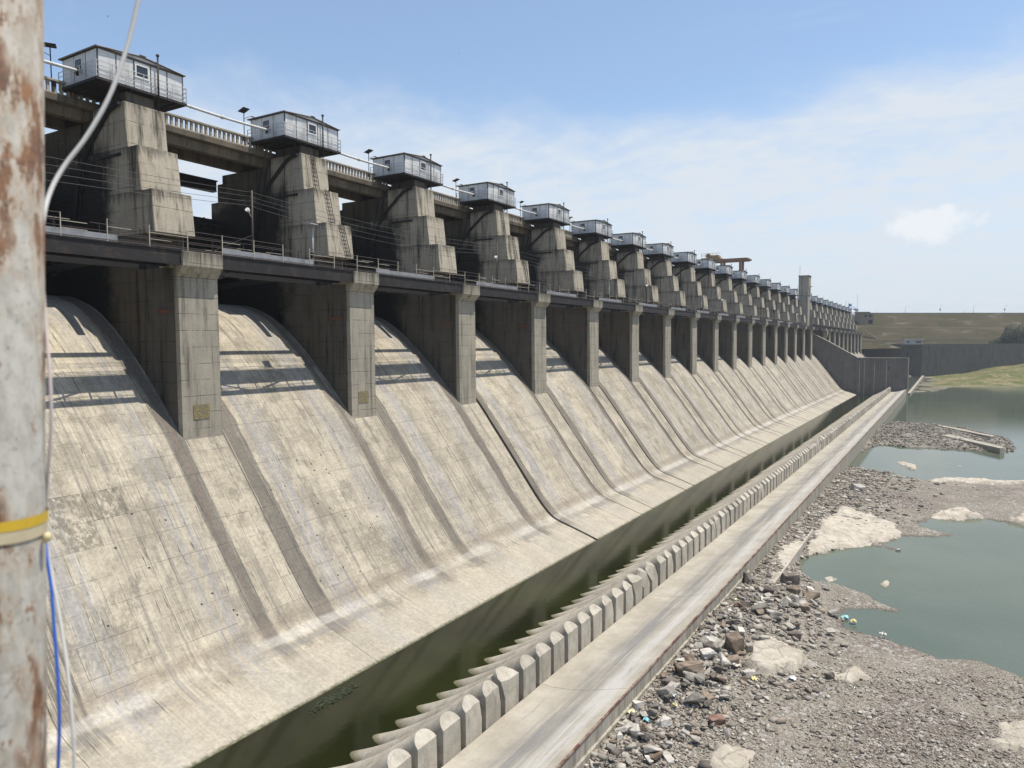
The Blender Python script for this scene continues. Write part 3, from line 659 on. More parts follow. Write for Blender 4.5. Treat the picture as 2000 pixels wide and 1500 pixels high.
# ------------------------------------------------------------------ gate houses
HX0, HX1, HY0, HY1, HZ0, HZ1 = -50.75, -46.62, PC-2.95, PC+2.95, 16.86, 18.68
ori = Vector((-48.6, PC, 16.62))
def hm(b, n, m, bev=0): return b.mesh(n, M[m], bev)
pf = MB(); pf.box(-51.0,-46.45,PC-3.15,PC+3.15,16.70,16.858)
for q in (-2.4,-0.8,0.8,2.4): pf.box(-50.9,-46.55,PC+q-.08,PC+q+.08,16.622,16.70)
me_pf = hm(pf, 'platform', 'steel')
me_wp = []
n5 = 5
for q in range(n5):       # front panels
    ya = HY0+(HY1-HY0)*q/n5; yb = HY0+(HY1-HY0)*(q+1)/n5; b = MB(); b.box(HX1-0.06, HX1, ya+0.02, yb-0.02, HZ0, HZ1); me_wp.append(b.mesh('wall_panel', M['house']))
for q in range(3):        # near side panels
    xa = HX0+(HX1-HX0)*q/3; xb = HX0+(HX1-HX0)*(q+1)/3; b = MB(); b.box(xa+0.02, xb-0.02 if q < 2 else xb-0.065, HY0, HY0+0.06, HZ0, HZ1); me_wp.append(b.mesh('wall_panel', M['house']))
b = MB(); b.box(HX0, HX1-0.065, HY1-0.06, HY1, HZ0, HZ1); b.box(HX0, HX0+0.06, HY0+.065, HY1-.065, HZ0, HZ1); me_wp.append(b.mesh('wall_panel', M['house']))
me_bt = []
for q in range(n5+1):
    bt = MB(); bt.box(HX1-0.08, HX1+0.025, HY0+(HY1-HY0)*q/n5-0.03, HY0+(HY1-HY0)*q/n5+0.03, HZ0, HZ1-0.022); me_bt.append(hm(bt, 'batten', 'trim'))
for q in (0, 1, 2):
    bt = MB(); bt.box(HX0+(HX1-HX0)*q/3-0.02, HX0+(HX1-HX0)*q/3+0.02, HY0-0.015, HY0+0.08, HZ0, HZ1); me_bt.append(hm(bt, 'batten', 'trim'))
bt = MB(); bt.box(HX1-0.1, HX1+0.05, HY0-0.04, HY1+0.04, HZ1-0.02, HZ1+0.12); me_eb = hm(bt, 'eaves_beam', 'trim')
gb_ = MB(); gb_.add([(HX1,HY0,HZ1+.12),(HX1,HY1,HZ1+.12),(HX1,PC,HZ1+.34),(HX1-.05,HY0,HZ1+.12),(HX1-.05,HY1,HZ1+.12),(HX1-.05,PC,HZ1+.34)], [(0,1,2),(5,4,3),(0,3,4,1),(1,4,5,2),(2,5,3,0)]); me_gb = hm(gb_, 'gable_infill', 'house')
rf = MB(); nx = 40
for sgn in (-1, 1):       # corrugated sheets, corrugation runs down the slope
    ye_ = PC+sgn*(HY1-PC+0.16); top_, bot_ = [], []
    for q in range(nx*2+1):
        x = HX0-0.3+(HX1-HX0+0.46)*q/(nx*2); dz = 0.025*(1 if q % 2 else -1)
        top_.append([(x, PC, HZ1+0.40+dz), (x, ye_, HZ1+0.10+dz)]); bot_.append([(x, PC, HZ1+0.37+dz), (x, ye_, HZ1+0.07+dz)])
    rf.grid(top_, False); rf.grid(bot_, False)
    rf.box(HX0-0.3, HX1+0.16, min(ye_,ye_-.03*sgn), max(ye_,ye_-.03*sgn), HZ1+0.05, HZ1+0.13)
rf.box(HX0-.3, HX1+.17, PC-.2, PC+.2, HZ1+.41, HZ1+.46)
me_rf = bpy.data.meshes.new('roof'); me_rf.from_pydata(rf.v, [], rf.f); me_rf.materials.append(M['roof'])
def win(plane, a0, a1, z0, z1):
    f = MB(); p = MB(); t = 0.06
    if plane == 'x':
        X = HX1
        f.box(X+.002, X+.05, a0-.1, a0, z0-.08, z1+.08); f.box(X+.002, X+.05, a1, a1+.1, z0-.08, z1+.08); f.box(X+.002, X+.05, a0, a1, z1, z1+.08); f.box(X+.002, X+.05, a0, a1, z0-.08, z0); p.box(X+.002, X+.02, a0, a1, z0, z1)
    else:
        Y = HY0
        f.box(a0-.1, a0, Y-.05, Y-.002, z0-.08, z1+.08); f.box(a1, a1+.1, Y-.05, Y-.002, z0-.08, z1+.08); f.box(a0, a1, Y-.05, Y-.002, z1, z1+.08); f.box(a0, a1, Y-.05, Y-.002, z0-.08, z0); p.box(a0, a1, Y-.02, Y-.002, z0, z1)
    return f.mesh('window', M['white']), p.mesh('pane', M['glass'])
wins = [win('x', PC-0.42, PC+0.36, 17.72, 18.42), win('y', HX0+1.55, HX0+2.3, 17.72, 18.38)]
b = MB(); b.box(HX0+1.6, HX0+2.1, HY0-.03, HY0-.021, 17.74, 17.98); me_pl = b.mesh('pale_glazing', M['pane_pale'])  # paler piece over the lower part of the side pane
RT = 0.04
XF = -46.47; YN, YF = PC-3.13, PC+3.13; me_rails = []
for z in (16.98, 17.28, 17.58, 17.88):
    rl = MB(); rl.tube([(-50.98,YN,z),(XF,YN,z),(XF,YF,z),(-47.6,YF,z)], 0.024, 5); me_rails.append(hm(rl, 'rail', 'galv'))
me_rl = me_rails[-1]; me_rl.name = 'railing'
ps = MB(); ps.bar((0,0,16.86),(0,0,17.9),0.045); me_ps = hm(ps, 'post', 'galv')
post_xy = [(XF, YN+(YF-YN)*q/6) for q in range(7)]+[(x, YN) for x in (-47.9,-49.4,-50.98)]+[(-47.6, YF)]
vp = MB(); vp.tube([(-46.42, PC+1.0, 15.9),(-46.42, PC+1.0, 19.45)], 0.06, 8); vp.tube([(-46.42,PC+1.0,19.40),(-46.42,PC+1.0,19.52)], 0.11, 8); me_vp = hm(vp, 'vent_pipe', 'steel')
me_sb = []
for q in (-1.0, 1.0):
    ba_ = MB(); ba_.bar((-46.75,PC+q*1.9,16.62),(-47.4,PC+q*0.9,15.82),0.09); me_sb.append(hm(ba_, 'support_strut', 'steel'))
db = MB(); db.tube([(-48.4,HY0-0.35,17.2),(-48.4,HY0-0.35,17.75)], 0.10, 8); me_db = hm(db, 'pipe_clamp', 'steel')
for i in range(-1, NP):
    if i == TOWER_I: continue
    e = empty('gate_house', ori+at_i(i)); L = -ori
    if i < 0: lab = 'pale metal gate house beyond the left edge behind the rusty pole'
    else: lab = 'pale metal gate house on top of the %s pier from the rusty pole' % ORD[i]
    tag(e, lab, 'hut', 'gate houses on the piers')
    put('platform', me_pf, e, L); put('roof', me_rf, e, L); put('eaves_beam', me_eb, e, L)
    for m_ in me_bt: put('batten', m_, e, L)
    put('gable_infill', me_gb, e, L)
    if i < 14:
        for m_ in me_wp: put('wall_panel', m_, e, L)
        for f, p in wins: w_ = put('window', f, e, L); put('pane', p, w_)
        put('pale_glazing', me_pl, e, L)
        r_ = put('railing', me_rl, e, L)
        for (x, y) in post_xy: put('post', me_ps, r_, (x, y, 0))
        for m_ in me_rails[:-1]: put('rail', m_, r_)
        [put('support_strut', m_, e, L) for m_ in me_sb]; put('pipe_clamp', me_db, e, L)
    else:
        for m_ in me_wp: put('wall_panel', m_, e, L)
        for f, p in wins: w_ = put('window', f, e, L); put('pane', p, w_)
        put('railing', me_rl, e, L)
    put('vent_pipe', me_vp, e, L)
# white ducts between the houses
dc = MB(); ZP = 17.5; XP = -48.4
pts = [(XP, HY1+0.02+(HY0+PITCH-HY1-0.1)*q/10, ZP-0.10*math.sin(math.pi*q/10)) for q in range(11)]
dc.tube(pts, 0.10, 10)
c_ = pts[5]; dc.tube([(XP, c_[1]-0.09, c_[2]), (XP, c_[1]+0.09, c_[2])], 0.15, 10)
for q in (2, 8): dc.tube([(XP, pts[q][1]-0.03, pts[q][2]), (XP, pts[q][1]+0.03, pts[q][2])], 0.125, 10)
me_dc = dc.mesh('white_duct', M['pipe'])
for i in range(-1, 16):
    o = put('white_duct', me_dc, None, at_i(i))
    tag(o, 'white pipe spanning from the %s to the %s gate house' % ('leftmost unseen' if i < 0 else ORD[i], ORD[i+1]), 'pipe', 'white pipes between gate houses')

# solar lamps standing on the bridge edge next to each house
def solar(kind):
    parts = {}
    b = MB(); b.tube([(0,0,0),(0,0,3.3)], 0.05, 8); parts['pole'] = b.mesh('pole', M['steel'])
    b = MB()
    if kind == 0:   # V-shaped panel tray
        b.add([(-.55,-.5,3.5),(.0,-.5,3.28),(.0,.5,3.28),(-.55,.5,3.5),(.55,-.5,3.5),(.55,.5,3.5)], [(0,1,2,3),(1,4,5,2)]); b.add([(-.55,-.5,3.53),(.0,-.5,3.31),(.0,.5,3.31),(-.55,.5,3.53),(.55,-.5,3.53),(.55,.5,3.53)], [(3,2,1,0),(2,5,4,1)])
    else:
        b.add([(-.5,-.45,3.35),(.5,-.45,3.62),(.5,.45,3.62),(-.5,.45,3.35),(-.5,-.45,3.39),(.5,-.45,3.66),(.5,.45,3.66),(-.5,.45,3.39)], [(0,3,2,1),(4,5,6,7),(0,1,5,4),(2,3,7,6),(1,2,6,5),(3,0,4,7)])
    parts['solar_panel'] = b.mesh('solar_panel', M['steel'])
    b = MB(); b.tube([(0,0,2.7),(0.4,0.5,2.95),(0.5,0.75,3.0)], 0.025, 6); parts['arm'] = b.mesh('arm', M['steel'])
    b = MB(); b.box(0.35,0.65,0.7,1.1,2.96,3.06); parts['lamp_head'] = b.mesh('lamp_head', M['galv'], 0.02)
    b = MB(); b.box(-.18,.18,-.34,-.06,0.55,0.95); parts['battery_box'] = b.mesh('battery_box', M['gate'], 0.03)
    return parts
SP = [solar(0), solar(1)]
for i in range(0, 9):
    e = empty('solar_lamp', (-50.62, PC-3.75+PITCH*i, 16.3))
    e.scale = (.72,.72,.86)
    if i == 0: e.rotation_euler = (0.0, -0.14, 2.6)
    tag(e, 'solar lamp on a pole beside the %s gate house' % ORD[i], 'lamp', 'solar lamps beside the gate houses')
    for n_, m_ in SP[i % 2 if i != 2 else 1].items(): put(n_, m_, e)

# ------------------------------------------------------------------ steel footbridge along the column tops
FY0, FY1 = PY2+0.02, PY1+PITCH-0.02
g = MB()
def ibeam(b, X, y0, y1, z0, z1, w_=0.30):
    b.box(X-w_/2, X+w_/2, y0, y1, z1-0.05, z1); b.box(X-w_/2, X+w_/2, y0, y1, z0, z0+0.05); b.box(X-0.012, X+0.012, y0, y1, z0+.05, z1-.05)
ibeam(g, -40.80, FY0, FY1, 4.83, 5.74, 0.15); me_g1 = g.mesh('girder', M['steel'])
g = MB(); ibeam(g, -42.40, FY0, FY1, 4.83, 5.74); me_g2 = g.mesh('girder', M['steel'])
g = MB(); q = FY0+0.4
while q < FY1: g.box(-42.5,-40.9,q-.05,q+.05,5.45,5.6); q += 1.5
g.bar((-42.5,FY0+.5,4.95),(-40.9,FY0+6,4.95),0.1); g.bar((-40.9,FY0+6,4.95),(-42.5,FY1-.5,4.95),0.1); me_xb = g.mesh('cross_bracing', M['steel'])
dd = MB(); dd.box(-42.62,-41.38,PY1-.0+0.01,PY1+PITCH-0.01,5.745,5.80); me_dd = dd.mesh('deck_plate', M['trim'])
tp_ = MB(); tp_.box(-41.42,-41.39,FY0+0.5,FY1-3.6,5.86,6.26); me_toe = tp_.mesh('toe_board', M['toe'])
bx_ = MB(); bx_.box(-44.5,-43.1,PY1+0.25,PY2-0.25,5.80,6.9); me_bx = bx_.mesh('pier_recess_box', M['gate'])
rr = MB(); rr.bar((-40.78,PY1+.03,5.83),(-40.78,PY1+PITCH-.03,5.83),0.05,0.06); me_rr = rr.mesh('railing', M['trim'])
rr = MB(); rr.bar((-42.58,PY1+.03,5.83),(-42.58,PY1+PITCH-.03,5.83),0.05,0.06); me_rr2 = rr.mesh('railing', M['steel'])
sg = MB(); sg.bar((0,0.02,0),(0,2.48,0),0.034); me_sgp = sg.mesh('rail', M['railing']); me_sgd = sg.mesh('rail', M['trim'])  # pale copy paints sunlit rail stretches, dark copy the shaded ones
sg = MB(); sg.bar((0,0.02,0),(0,1.4,0),0.034); me_sgs = sg.mesh('rail', M['railing'])
pp = MB(); pp.bar((0,0,5.70),(0,0,7.02),0.05); me_pp = pp.mesh('post', M['railing']); me_pp2 = pp.mesh('post', M['steel'])
st_ = MB(); st_.bar((-41.3,FY0+0.05,4.25),(-45.6,FY0+4.6,5.1),0.16); st_.bar((-41.4,FY0+0.05,4.9),(-41.3,FY0+2.2,4.3),0.07); me_st = st_.mesh('diagonal_strut', M['steel'])
for i in range(-1, NP-1):
    e = empty('footbridge_span', (-41.7, PC+PITCH*(i+.5), 4.83)); L = at_i(i)-e.location
    tag(e, 'dark steel footbridge span with railings between the %s and %s column' % ('outermost' if i < 0 else ORD[i], ORD[i+1]), 'footbridge', 'steel footbridge spans along the columns')
    for n_, m_ in (('girder', me_g1), ('girder', me_g2), ('cross_bracing', me_xb), ('deck_plate', me_dd)): put(n_, m_, e, L)
    if i < 14: put('toe_board', me_toe, e, L); put('diagonal_strut', me_st, e, L)
    r1 = put('railing', me_rr, e, L); r2 = put('railing', me_rr2, e, L)
    if i < 16:
        for q in range(6):
            put('post', me_pp, r1, (-40.78, PY1+0.45+2.5*q, 0)); put('post', me_pp2, r2, (-42.58, PY1+1.0+2.5*q, 0))
            for z in (6.2, 6.58, 6.98):
                ch_ = random.random(); m_ = me_sgp if ch_ < .22 else (me_sgs if ch_ < .45 else me_sgd)
                if z > 6.9 and ch_ < .4: m_ = me_sgd
                if ch_ < .93: put('rail', m_, r1, (-40.78, PY1+0.45+2.5*q, z))
                put('rail', me_sgd if random.random() < .8 else me_sgs, r2, (-42.58, PY1+0.45+2.5*q, z))

# electric poles, lamps and wires on the footbridge
def epole(name, y, h, label, lamp=True, brace=False, bend=0.0):
    e = empty(name, (-42.15, y, 5.8)); tag(e, label, 'pole' if 'pole' in name else 'lamp', 'poles on the footbridge')
    b = MB(); b.tube([(0,0,0),(0.0,bend*.5,h*.5),(0.02,bend,h)], [0.075,0.065,0.055], 8); put('pole', b.mesh('pole', M['trim' if name == 'electric_pole' else 'galv']), e)
    if name == 'electric_pole':
        b = MB()
        for q in range(4): b.box(-.03,.03,-.28,.28,h-.15-.32*q,h-.09-.32*q)
        put('cross_arm', b.mesh('cross_arm', M['steel']), e)
        b = MB(); b.tube([(0,0,h-1.9),(0.1,-.25,h-1.75),(0.2,-.45,h-1.5)], 0.03, 6); put('arm', b.mesh('arm', M['galv']), e)
        b = MB(); b.tube([(0.18,-.40,h-1.55),(0.24,-.62,h-1.42)], [0.1,0.16], 8); put('lamp_head', b.mesh('lamp_head', M['white']), e)
        if brace: b = MB(); b.bar((0,0,1.8),(0.5,-3.6,0.25),0.05); put('stay', b.mesh('stay', M['steel']), e)
    else:
        b = MB(); b.box(-.35,.35,-.5,.2,h-.02,h+.04); put('solar_panel', b.mesh('solar_panel', M['galv']), e)
        b = MB(); b.box(-.14,.14,-.22,-.04,.75,1.15); put('battery_box', b.mesh('battery_box', M['gate']), e)
    return e
EP = [-4.0, 34.0, 66.0, 111.0, 156.0, 201.0, 246.0]
for q, y in enumerate(EP):
    epole('electric_pole', y, 4.9, 'brown electric pole with wires, %s along the footbridge' % ORD[q] if q else 'brown electric pole beyond the left edge carrying the wires', brace=(q == 1))
for q, y in enumerate((39.6, 96.0, 141.0, 216.0, 276.0)):
    epole('walkway_lamp', y, 3.3, 'slim solar lamp post on the footbridge, %s from the rusty pole' % ORD[q])
for lv in range(4):
    b = MB()
    for a, c in zip(EP[:-1], EP[1:]):
        off = (-.25 if lv % 2 else .25); z = 5.8+4.9-.1-.32*lv
        b.tube([(-42.33+0.0, a+(c-a)*t/12+off, z-0.5*math.sin(math.pi*t/12)-lv*.12*math.sin(math.pi*t/12)) for t in range(13)], 0.013, 4, False)
    tag(put('overhead_wire', b.mesh('overhead_wire', M['wire'])), 'thin overhead wire along the footbridge, %s from the top' % ORD[lv], 'wire', 'wires on the footbridge poles')

# ------------------------------------------------------------------ tower on the divide wall, divide wall
e = tag(empty('concrete_tower', (-46.2, 285, -6)), 'tall slender concrete tower rising above the gate houses', 'tower'); L = -e.location
b = MB(); b.box(-48.1,-44.95,282.9,287.3,-8,17.6); put('shaft', b.mesh('shaft', M['column'], 0.05), e, L)
b = MB(); b.box(-48.3,-44.75,282.7,287.5,17.62,24.6); put('head', b.mesh('head', M['column'], 0.05), e, L)
b = MB(); b.box(-48.5,-44.55,282.5,287.7,24.62,24.9); put('cap', b.mesh('cap', M['beam'], 0.04), e, L)
b = MB(); b.box(-44.748,-44.70,284.7,285.5,18.6,20.7); d_ = put('door', b.mesh('door', M['gate']), e, L)
b = MB(); b.box(-44.70,-43.9,284.3,285.9,20.75,20.9); put('canopy', b.mesh('canopy', M['beam']), d_, (0,0,0))
b = MB(); b.tube([(-48,283.2,24.9),(-48,283.2,28.6)], 0.05, 6); put('mast', b.mesh('mast', M['steel']), e, L)
b = MB(); b.box(-60,-44.96,282.95,287.25,-8,15.4); put('pier_body', b.mesh('pier_body', M['pier']), e, L+Vector((0,0.004,0)))
e = tag(empty('divide_wall', (-25, 285, -21)), 'grey concrete divide wall ending the near bays, sloping then level top', 'wall'); L = -e.location
wt = [(-48,4.5),(-44,4.5),(-41.6,2.6),(-38.5,0.9),(-34,-1.7),(-30,-4.1),(-27.8,-5.35),(-12.05,-5.3)]
b = MB(); b.prism(wt+[(-12.05,-22.5),(-48,-22.5)], 283.4, 285.4); put('wall_body', b.mesh('wall_body', M['wall']), e, L)
b = MB()
for (x0,z0),(x1,z1) in zip(wt[2:-1], wt[3:]): b.prism([(x0,z0+.005),(x1,z1+.005),(x1,z1+.2),(x0,z0+.2)], 283.3, 285.5)
put('coping', b.mesh('coping', M['rail_conc']), e, L)
b = MB(); b.prism([(-12.04,-5.1),(-11.85,-5.1),(-11.85,-22.5),(-12.04,-22.5)], 283.36, 285.44); put('end_face', b.mesh('end_face', M['rail_conc'], 0.02), e, L)
for x in (-27.2,-25.6,-22.4,-18.6): b = MB(); b.box(x-.12,x+.12,283.36,283.398,-18.5,-6.0); put('vertical_joint', b.mesh('vertical_joint', M['column']), e, L)
b = MB(); b.box(-18.05,-17.75,283.3,283.398,-9.3,-8.3); put('drain_opening', b.mesh('drain_opening', M['gate']), e, L)
b = MB(); b.tube([(-11.85,284.4,-12.4),(-11.2,284.4,-11.3)], 0.35, 10); put('outlet_pipe', b.mesh('outlet_pipe', M['rail_conc']), e, L)
# damaged stub column at the start of the far bays
e = tag(empty('broken_column', (-41.2, 300.0, -6)), 'bulky pale broken concrete column where the far bays begin', 'column')
b = MB(); b.prism([(-42.2,-8),(-40.6,-8),(-40.3,-1),(-40.9,1.5),(-40.2,3.2),(-40.2,5.0),(-42.2,5.0)], 298.6, 301.2); put('stump', b.mesh('stump', M['rail_conc'], 0.1), e, -e.location)

# ================================================================== RIVER GROUND
def wpx(L_, Z=RW): return [tuple(atZ(x, y, Z))[:2] for x, y in L_]
pA = wpx([(2600,1480),(2000,1324),(1932,1300),(1900,1286),(1832,1286),(1792,1268),(1732,1248),(1680,1238),(1652,1228),(1640,1204),(1648,1190),(1700,1190),(1756,1196),(1720,1176),(1672,1152),(1624,1140),
          (1584,1136),(1572,1124),(1556,1096),(1600,1080),(1652,1070),(1692,1064),(1748,1074),(1720,1060),(1768,1048),(1810,1050),(1864,1046),(1800,1030),(1800,1020),(1824,1012),(1920,1013),(2000,1028),(2600,1060)])
pB = wpx([(2700,965),(2000,945),(1964,943),(1892,939),(1838,937.5),(1795,936.6),(1755,932),(1741,924),(1721,922),(1676,915),(1640,912)])+[(-13.2,111),(-13.2,121)]+\
     wpx([(1697,873.6),(1726,869),(1766,874),(1820,875),(1874,878),(1946,883.5),(1982,881),(1975,866),(1968,857),(1930,848),(1892,838),(1831,829.5),(1784,828),(1752,822),(1720,829)])+[(-13.2,150),(-13.2,282),(-11.8,299)]+\
     wpx([(1787,767),(1825,765),(1862,756),(1930,756),(2000,755)])+[(113,432),(282,489),(376,282)]
pCh = [(-14,286),(-12.1,286),(-12.1,446),(-40,446),(-40,286)]          # channel behind the divide wall
def sdist(px, py, poly):
    """signed distance, positive outside the polygon"""
    P = np.array(poly); d = np.full(px.shape, 1e9); ins = np.zeros(px.shape, bool)
    for (x0,y0),(x1,y1) in zip(P, np.roll(P, -1, 0)):
        ex, ey = x1-x0, y1-y0; t = np.clip(((px-x0)*ex+(py-y0)*ey)/(ex*ex+ey*ey+1e-9), 0, 1)
        d = np.minimum(d, np.hypot(px-x0-t*ex, py-y0-t*ey))
        c = ((y0 > py) != (y1 > py)) & (px < (x1-x0)*(py-y0)/(y1-y0+1e-12)+x0); ins ^= c
    return np.where(ins, -d, d)
def vnoise(px, py, sc, seed):
    def h(ix, iy):
        v = np.sin(ix*127.1+iy*311.7+seed*74.7)*43758.5453; return v-np.floor(v)
    x, y = px*sc, py*sc; ix, iy = np.floor(x), np.floor(y); fx, fy = x-ix, y-iy; fx = fx*fx*(3-2*fx); fy = fy*fy*(3-2*fy)
    return (h(ix,iy)*(1-fx)+h(ix+1,iy)*fx)*(1-fy)+(h(ix,iy+1)*(1-fx)+h(ix+1,iy+1)*fx)*fy-0.5
def ground(px, py):
    px, py = np.asarray(px, float), np.asarray(py, float)
    wob = vnoise(px, py, 1.3, 1)*0.5+vnoise(px, py, 3.1, 2)*0.25
    d = np.minimum(np.minimum(sdist(px, py, pA), sdist(px, py, pB)), sdist(px, py, pCh))+wob*np.clip(py/60, .5, 2)
    land = RW+0.85*(1-np.exp(-np.maximum(d, 0)/4.0))+0.02
    near_sill = np.exp(-np.maximum(px-SILLX, 0)/3.0)*np.clip((90-py)/25, 0, 1)
    land = land+near_sill*np.clip(-17.06-land, 0, 2)*np.clip(d/1.5, 0, 1)
    bank = np.clip((py-284)/30, 0, 1)
    hb = RW+0.118*np.maximum(d, 0)*np.clip((px+14)/30, 0.02, 1)+vnoise(px, py, 0.09, 5)*1.2*np.clip(d/15, 0, 1)+vnoise(px, py, 0.3, 6)*0.5*np.clip(d/8, 0, 1)
    land = land*(1-bank)+hb*bank
    land = land+(vnoise(px, py, 0.35, 3)*0.22+vnoise(px, py, 1.1, 4)*0.10+vnoise(px, py, 3.5, 7)*0.05)*np.clip(d/1.2, 0, 1)
    spit = np.clip(1-np.abs(py-133)/21, 0, 1)*np.clip(d/1.5, 0, 1); land = land+spit*0.12
    for hx, hy, hr, hh in ((-10.9,32,2.5,0.35),(-10.6,40.4,2.3,0.45),(-9.6,46,2.5,0.5),(-7.9,48,2.1,0.3)): land = land+hh*np.exp(-(((px-hx)/hr)**2+((py-hy)/(hr*1.8))**2))*np.clip(d/1.5, 0, 1)
    wet = RW-0.9*(1-np.exp(np.minimum(d, 0)/3.0))-0.02
    return np.where(d > 0, land, wet)
def gz(x, y): return float(ground(np.array([x]), np.array([y]))[0])
gx = np.concatenate([np.arange(-12.9, 12, 0.28), 12+np.cumsum(np.linspace(0.3, 9, 60))])
gy = np.concatenate([np.arange(14, 75, 0.3), 75+np.cumsum(np.linspace(0.35, 6.0, 150))])
GX, GY = np.meshgrid(gx, gy, indexing='ij'); GZ = ground(GX.ravel(), GY.ravel()).reshape(GX.shape)
me = bpy.data.meshes.new('riverbed'); n, m = GX.shape
idx = np.arange(n*m).reshape(n, m); F = np.stack([idx[:-1,:-1], idx[1:,:-1], idx[1:,1:], idx[:-1,1:]], -1).reshape(-1, 4)
me.vertices.add(n*m); me.vertices.foreach_set('co', np.stack([GX, GY, GZ], -1).ravel())
me.loops.add(F.size); me.loops.foreach_set('vertex_index', F.ravel()); me.polygons.add(len(F)); me.polygons.foreach_set('loop_start', np.arange(0, F.size, 4)); me.polygons.foreach_set('loop_total', np.full(len(F), 4)); me.polygons.foreach_set('use_smooth', np.ones(len(F), bool)); me.update()
k = NT('gravel_and_grass')
v1 = k.voro(5.5, 'Color'); v1b = k.n('ShaderNodeSeparateColor'); k.l(v1, v1b.inputs[0]); vd = k.voro(5.5); v2 = k.voro(17.0, 'Color'); v2b = k.n('ShaderNodeSeparateColor'); k.l(v2, v2b.inputs[0]); vd2 = k.voro(17.0)
nb = k.noise(0.16, 4, 0.6); nm = k.noise(0.7, 5, 0.65)
col = k.mix(k.ramp(nb, 0.38, 0.62), (0.235,0.208,0.165), (0.285,0.254,0.208))
col = k.mix(k.mul(k.ramp(k.noise(0.12, 3, 0.6, (1,1,1), (8,2,0)), 0.50, 0.62), 0.85), col, (0.155,0.125,0.108))
col = k.mix(k.mul(k.ramp(v2b.outputs[0], 0.55, 0.95), 0.8), col, (0.47,0.43,0.36)); col = k.mix(k.mul(k.ramp(v2b.outputs[1], 0.6, 0.95), 0.7), col, (0.10,0.092,0.085))
col = k.mix(k.mul(k.ramp(v1b.outputs[0], 0.74, 0.86), k.ramp(nm, 0.42, 0.58)), col, (0.42,0.40,0.37))
wetm = k.ramp(k.add(k.z, k.mul(nm, 0.10)), RW+0.19, RW+0.07); col = k.mix(k.mul(wetm, 0.6), col, (0.085,0.072,0.058))
shal = k.ramp(k.z, RW-0.02, RW-0.15); col = k.mix(shal, col, (0.22,0.205,0.14)); col = k.mix(k.ramp(k.add(k.z, k.mul(nm, 0.15)), RW-0.12, RW-0.5), col, (0.035,0.055,0.035))
gr = k.mix(k.ramp(k.noise(0.10, 5, 0.65), 0.40, 0.62), (0.115,0.125,0.035), (0.235,0.20,0.10)); gr = k.mix(k.ramp(k.noise(0.3, 5, 0.65, (1,1,1), (3,3,3)), 0.55, 0.66), gr, (0.06,0.085,0.022)); gr = k.mix(k.mul(k.ramp(k.noise(0.5, 4, 0.6), 0.60, 0.66), 0.8), gr, (0.38,0.36,0.32))
gm = k.mul(k.ramp(k.add(k.y, k.mul(nb, 30.0)), 303, 318), k.ramp(k.add(k.z, k.mul(nm, 0.9)), RW+0.35, RW+0.8)); col = k.mix(gm, col, gr)
k.bump(k.add(k.mul(vd, -1.0), k.mul(vd2, -0.5)), 0.9, 0.10); k.done(col, 0.95, spec=0.15); me.materials.append(k.m)
tag(put('riverbed_ground', me), kind='structure')
M['river'] = mat_water('river_water', (0.125,0.150,0.108), 0.05, 0.14, 2.2, 0.18, (1,1,1), (0.145,0.170,0.128))
b = MB(); b.add([(SILLX+.03,5,RW),(420,5,RW),(420,520,RW),(SILLX+.03,520,RW)], [(0,1,2,3)]); tag(put('river_water', b.mesh('river_water', M['river'])), kind='structure')
b = MB(); b.add([(-60,285.6,RW-.004),(-12.13,285.6,RW-.004),(-12.13,446,RW-.004),(-60,446,RW-.004)], [(0,1,2,3)]); tag(put('channel_water', b.mesh('channel_water', M['river'])), kind='structure')
b = MB(); b.add([(-850,-250,-26),(1150,-250,-26),(1150,1250,-26),(-850,1250,-26)], [(0,1,2,3)]); M['plain'] = mat_plain('dry_plain', (0.20,0.18,0.12), 0.95, 0, 0.3, 0.02); tag(put('far_plain', b.mesh('far_plain', M['plain'])), kind='structure')

# pale bedrock outcrops
k = NT('pale_bedrock'); f1 = k.noise(0.9, 8, 0.7); f2 = k.noise(6, 6, 0.72); cr = k.voro(0.8, 'Distance', 'DISTANCE_TO_EDGE', (1,1,0.2)); 
col = k.mix(k.ramp(f1, 0.35, 0.68), (0.46,0.41,0.33), (0.62,0.565,0.47)); crk = k.ramp(k.add(cr, k.mul(k.math('SUBTRACT', k.noise(2.5, 6, 0.75), 0.5), 0.30)), 0.035, -0.01)
col = k.mix(k.mul(crk, k.mul(k.ramp(f1, 0.42, 0.55), 0.15)), col, (0.20,0.17,0.13)); col = k.mix(k.mul(k.ramp(k.noise(1.6, 5, 0.7, (1,1,1), (4,4,4)), 0.56, 0.68), 0.5), col, (0.33,0.29,0.24))
col = k.mix(k.ramp(k.add(k.z, k.mul(f2, 0.08)), RW+0.07, RW+0.02), col, (0.20,0.19,0.15))
k.bump(k.add(k.mul(f1, 2.0), k.add(f2, k.mul(crk, -0.5))), 0.9, 0.10); M['rock_pale'] = k.done(col, 0.92, spec=0.2)
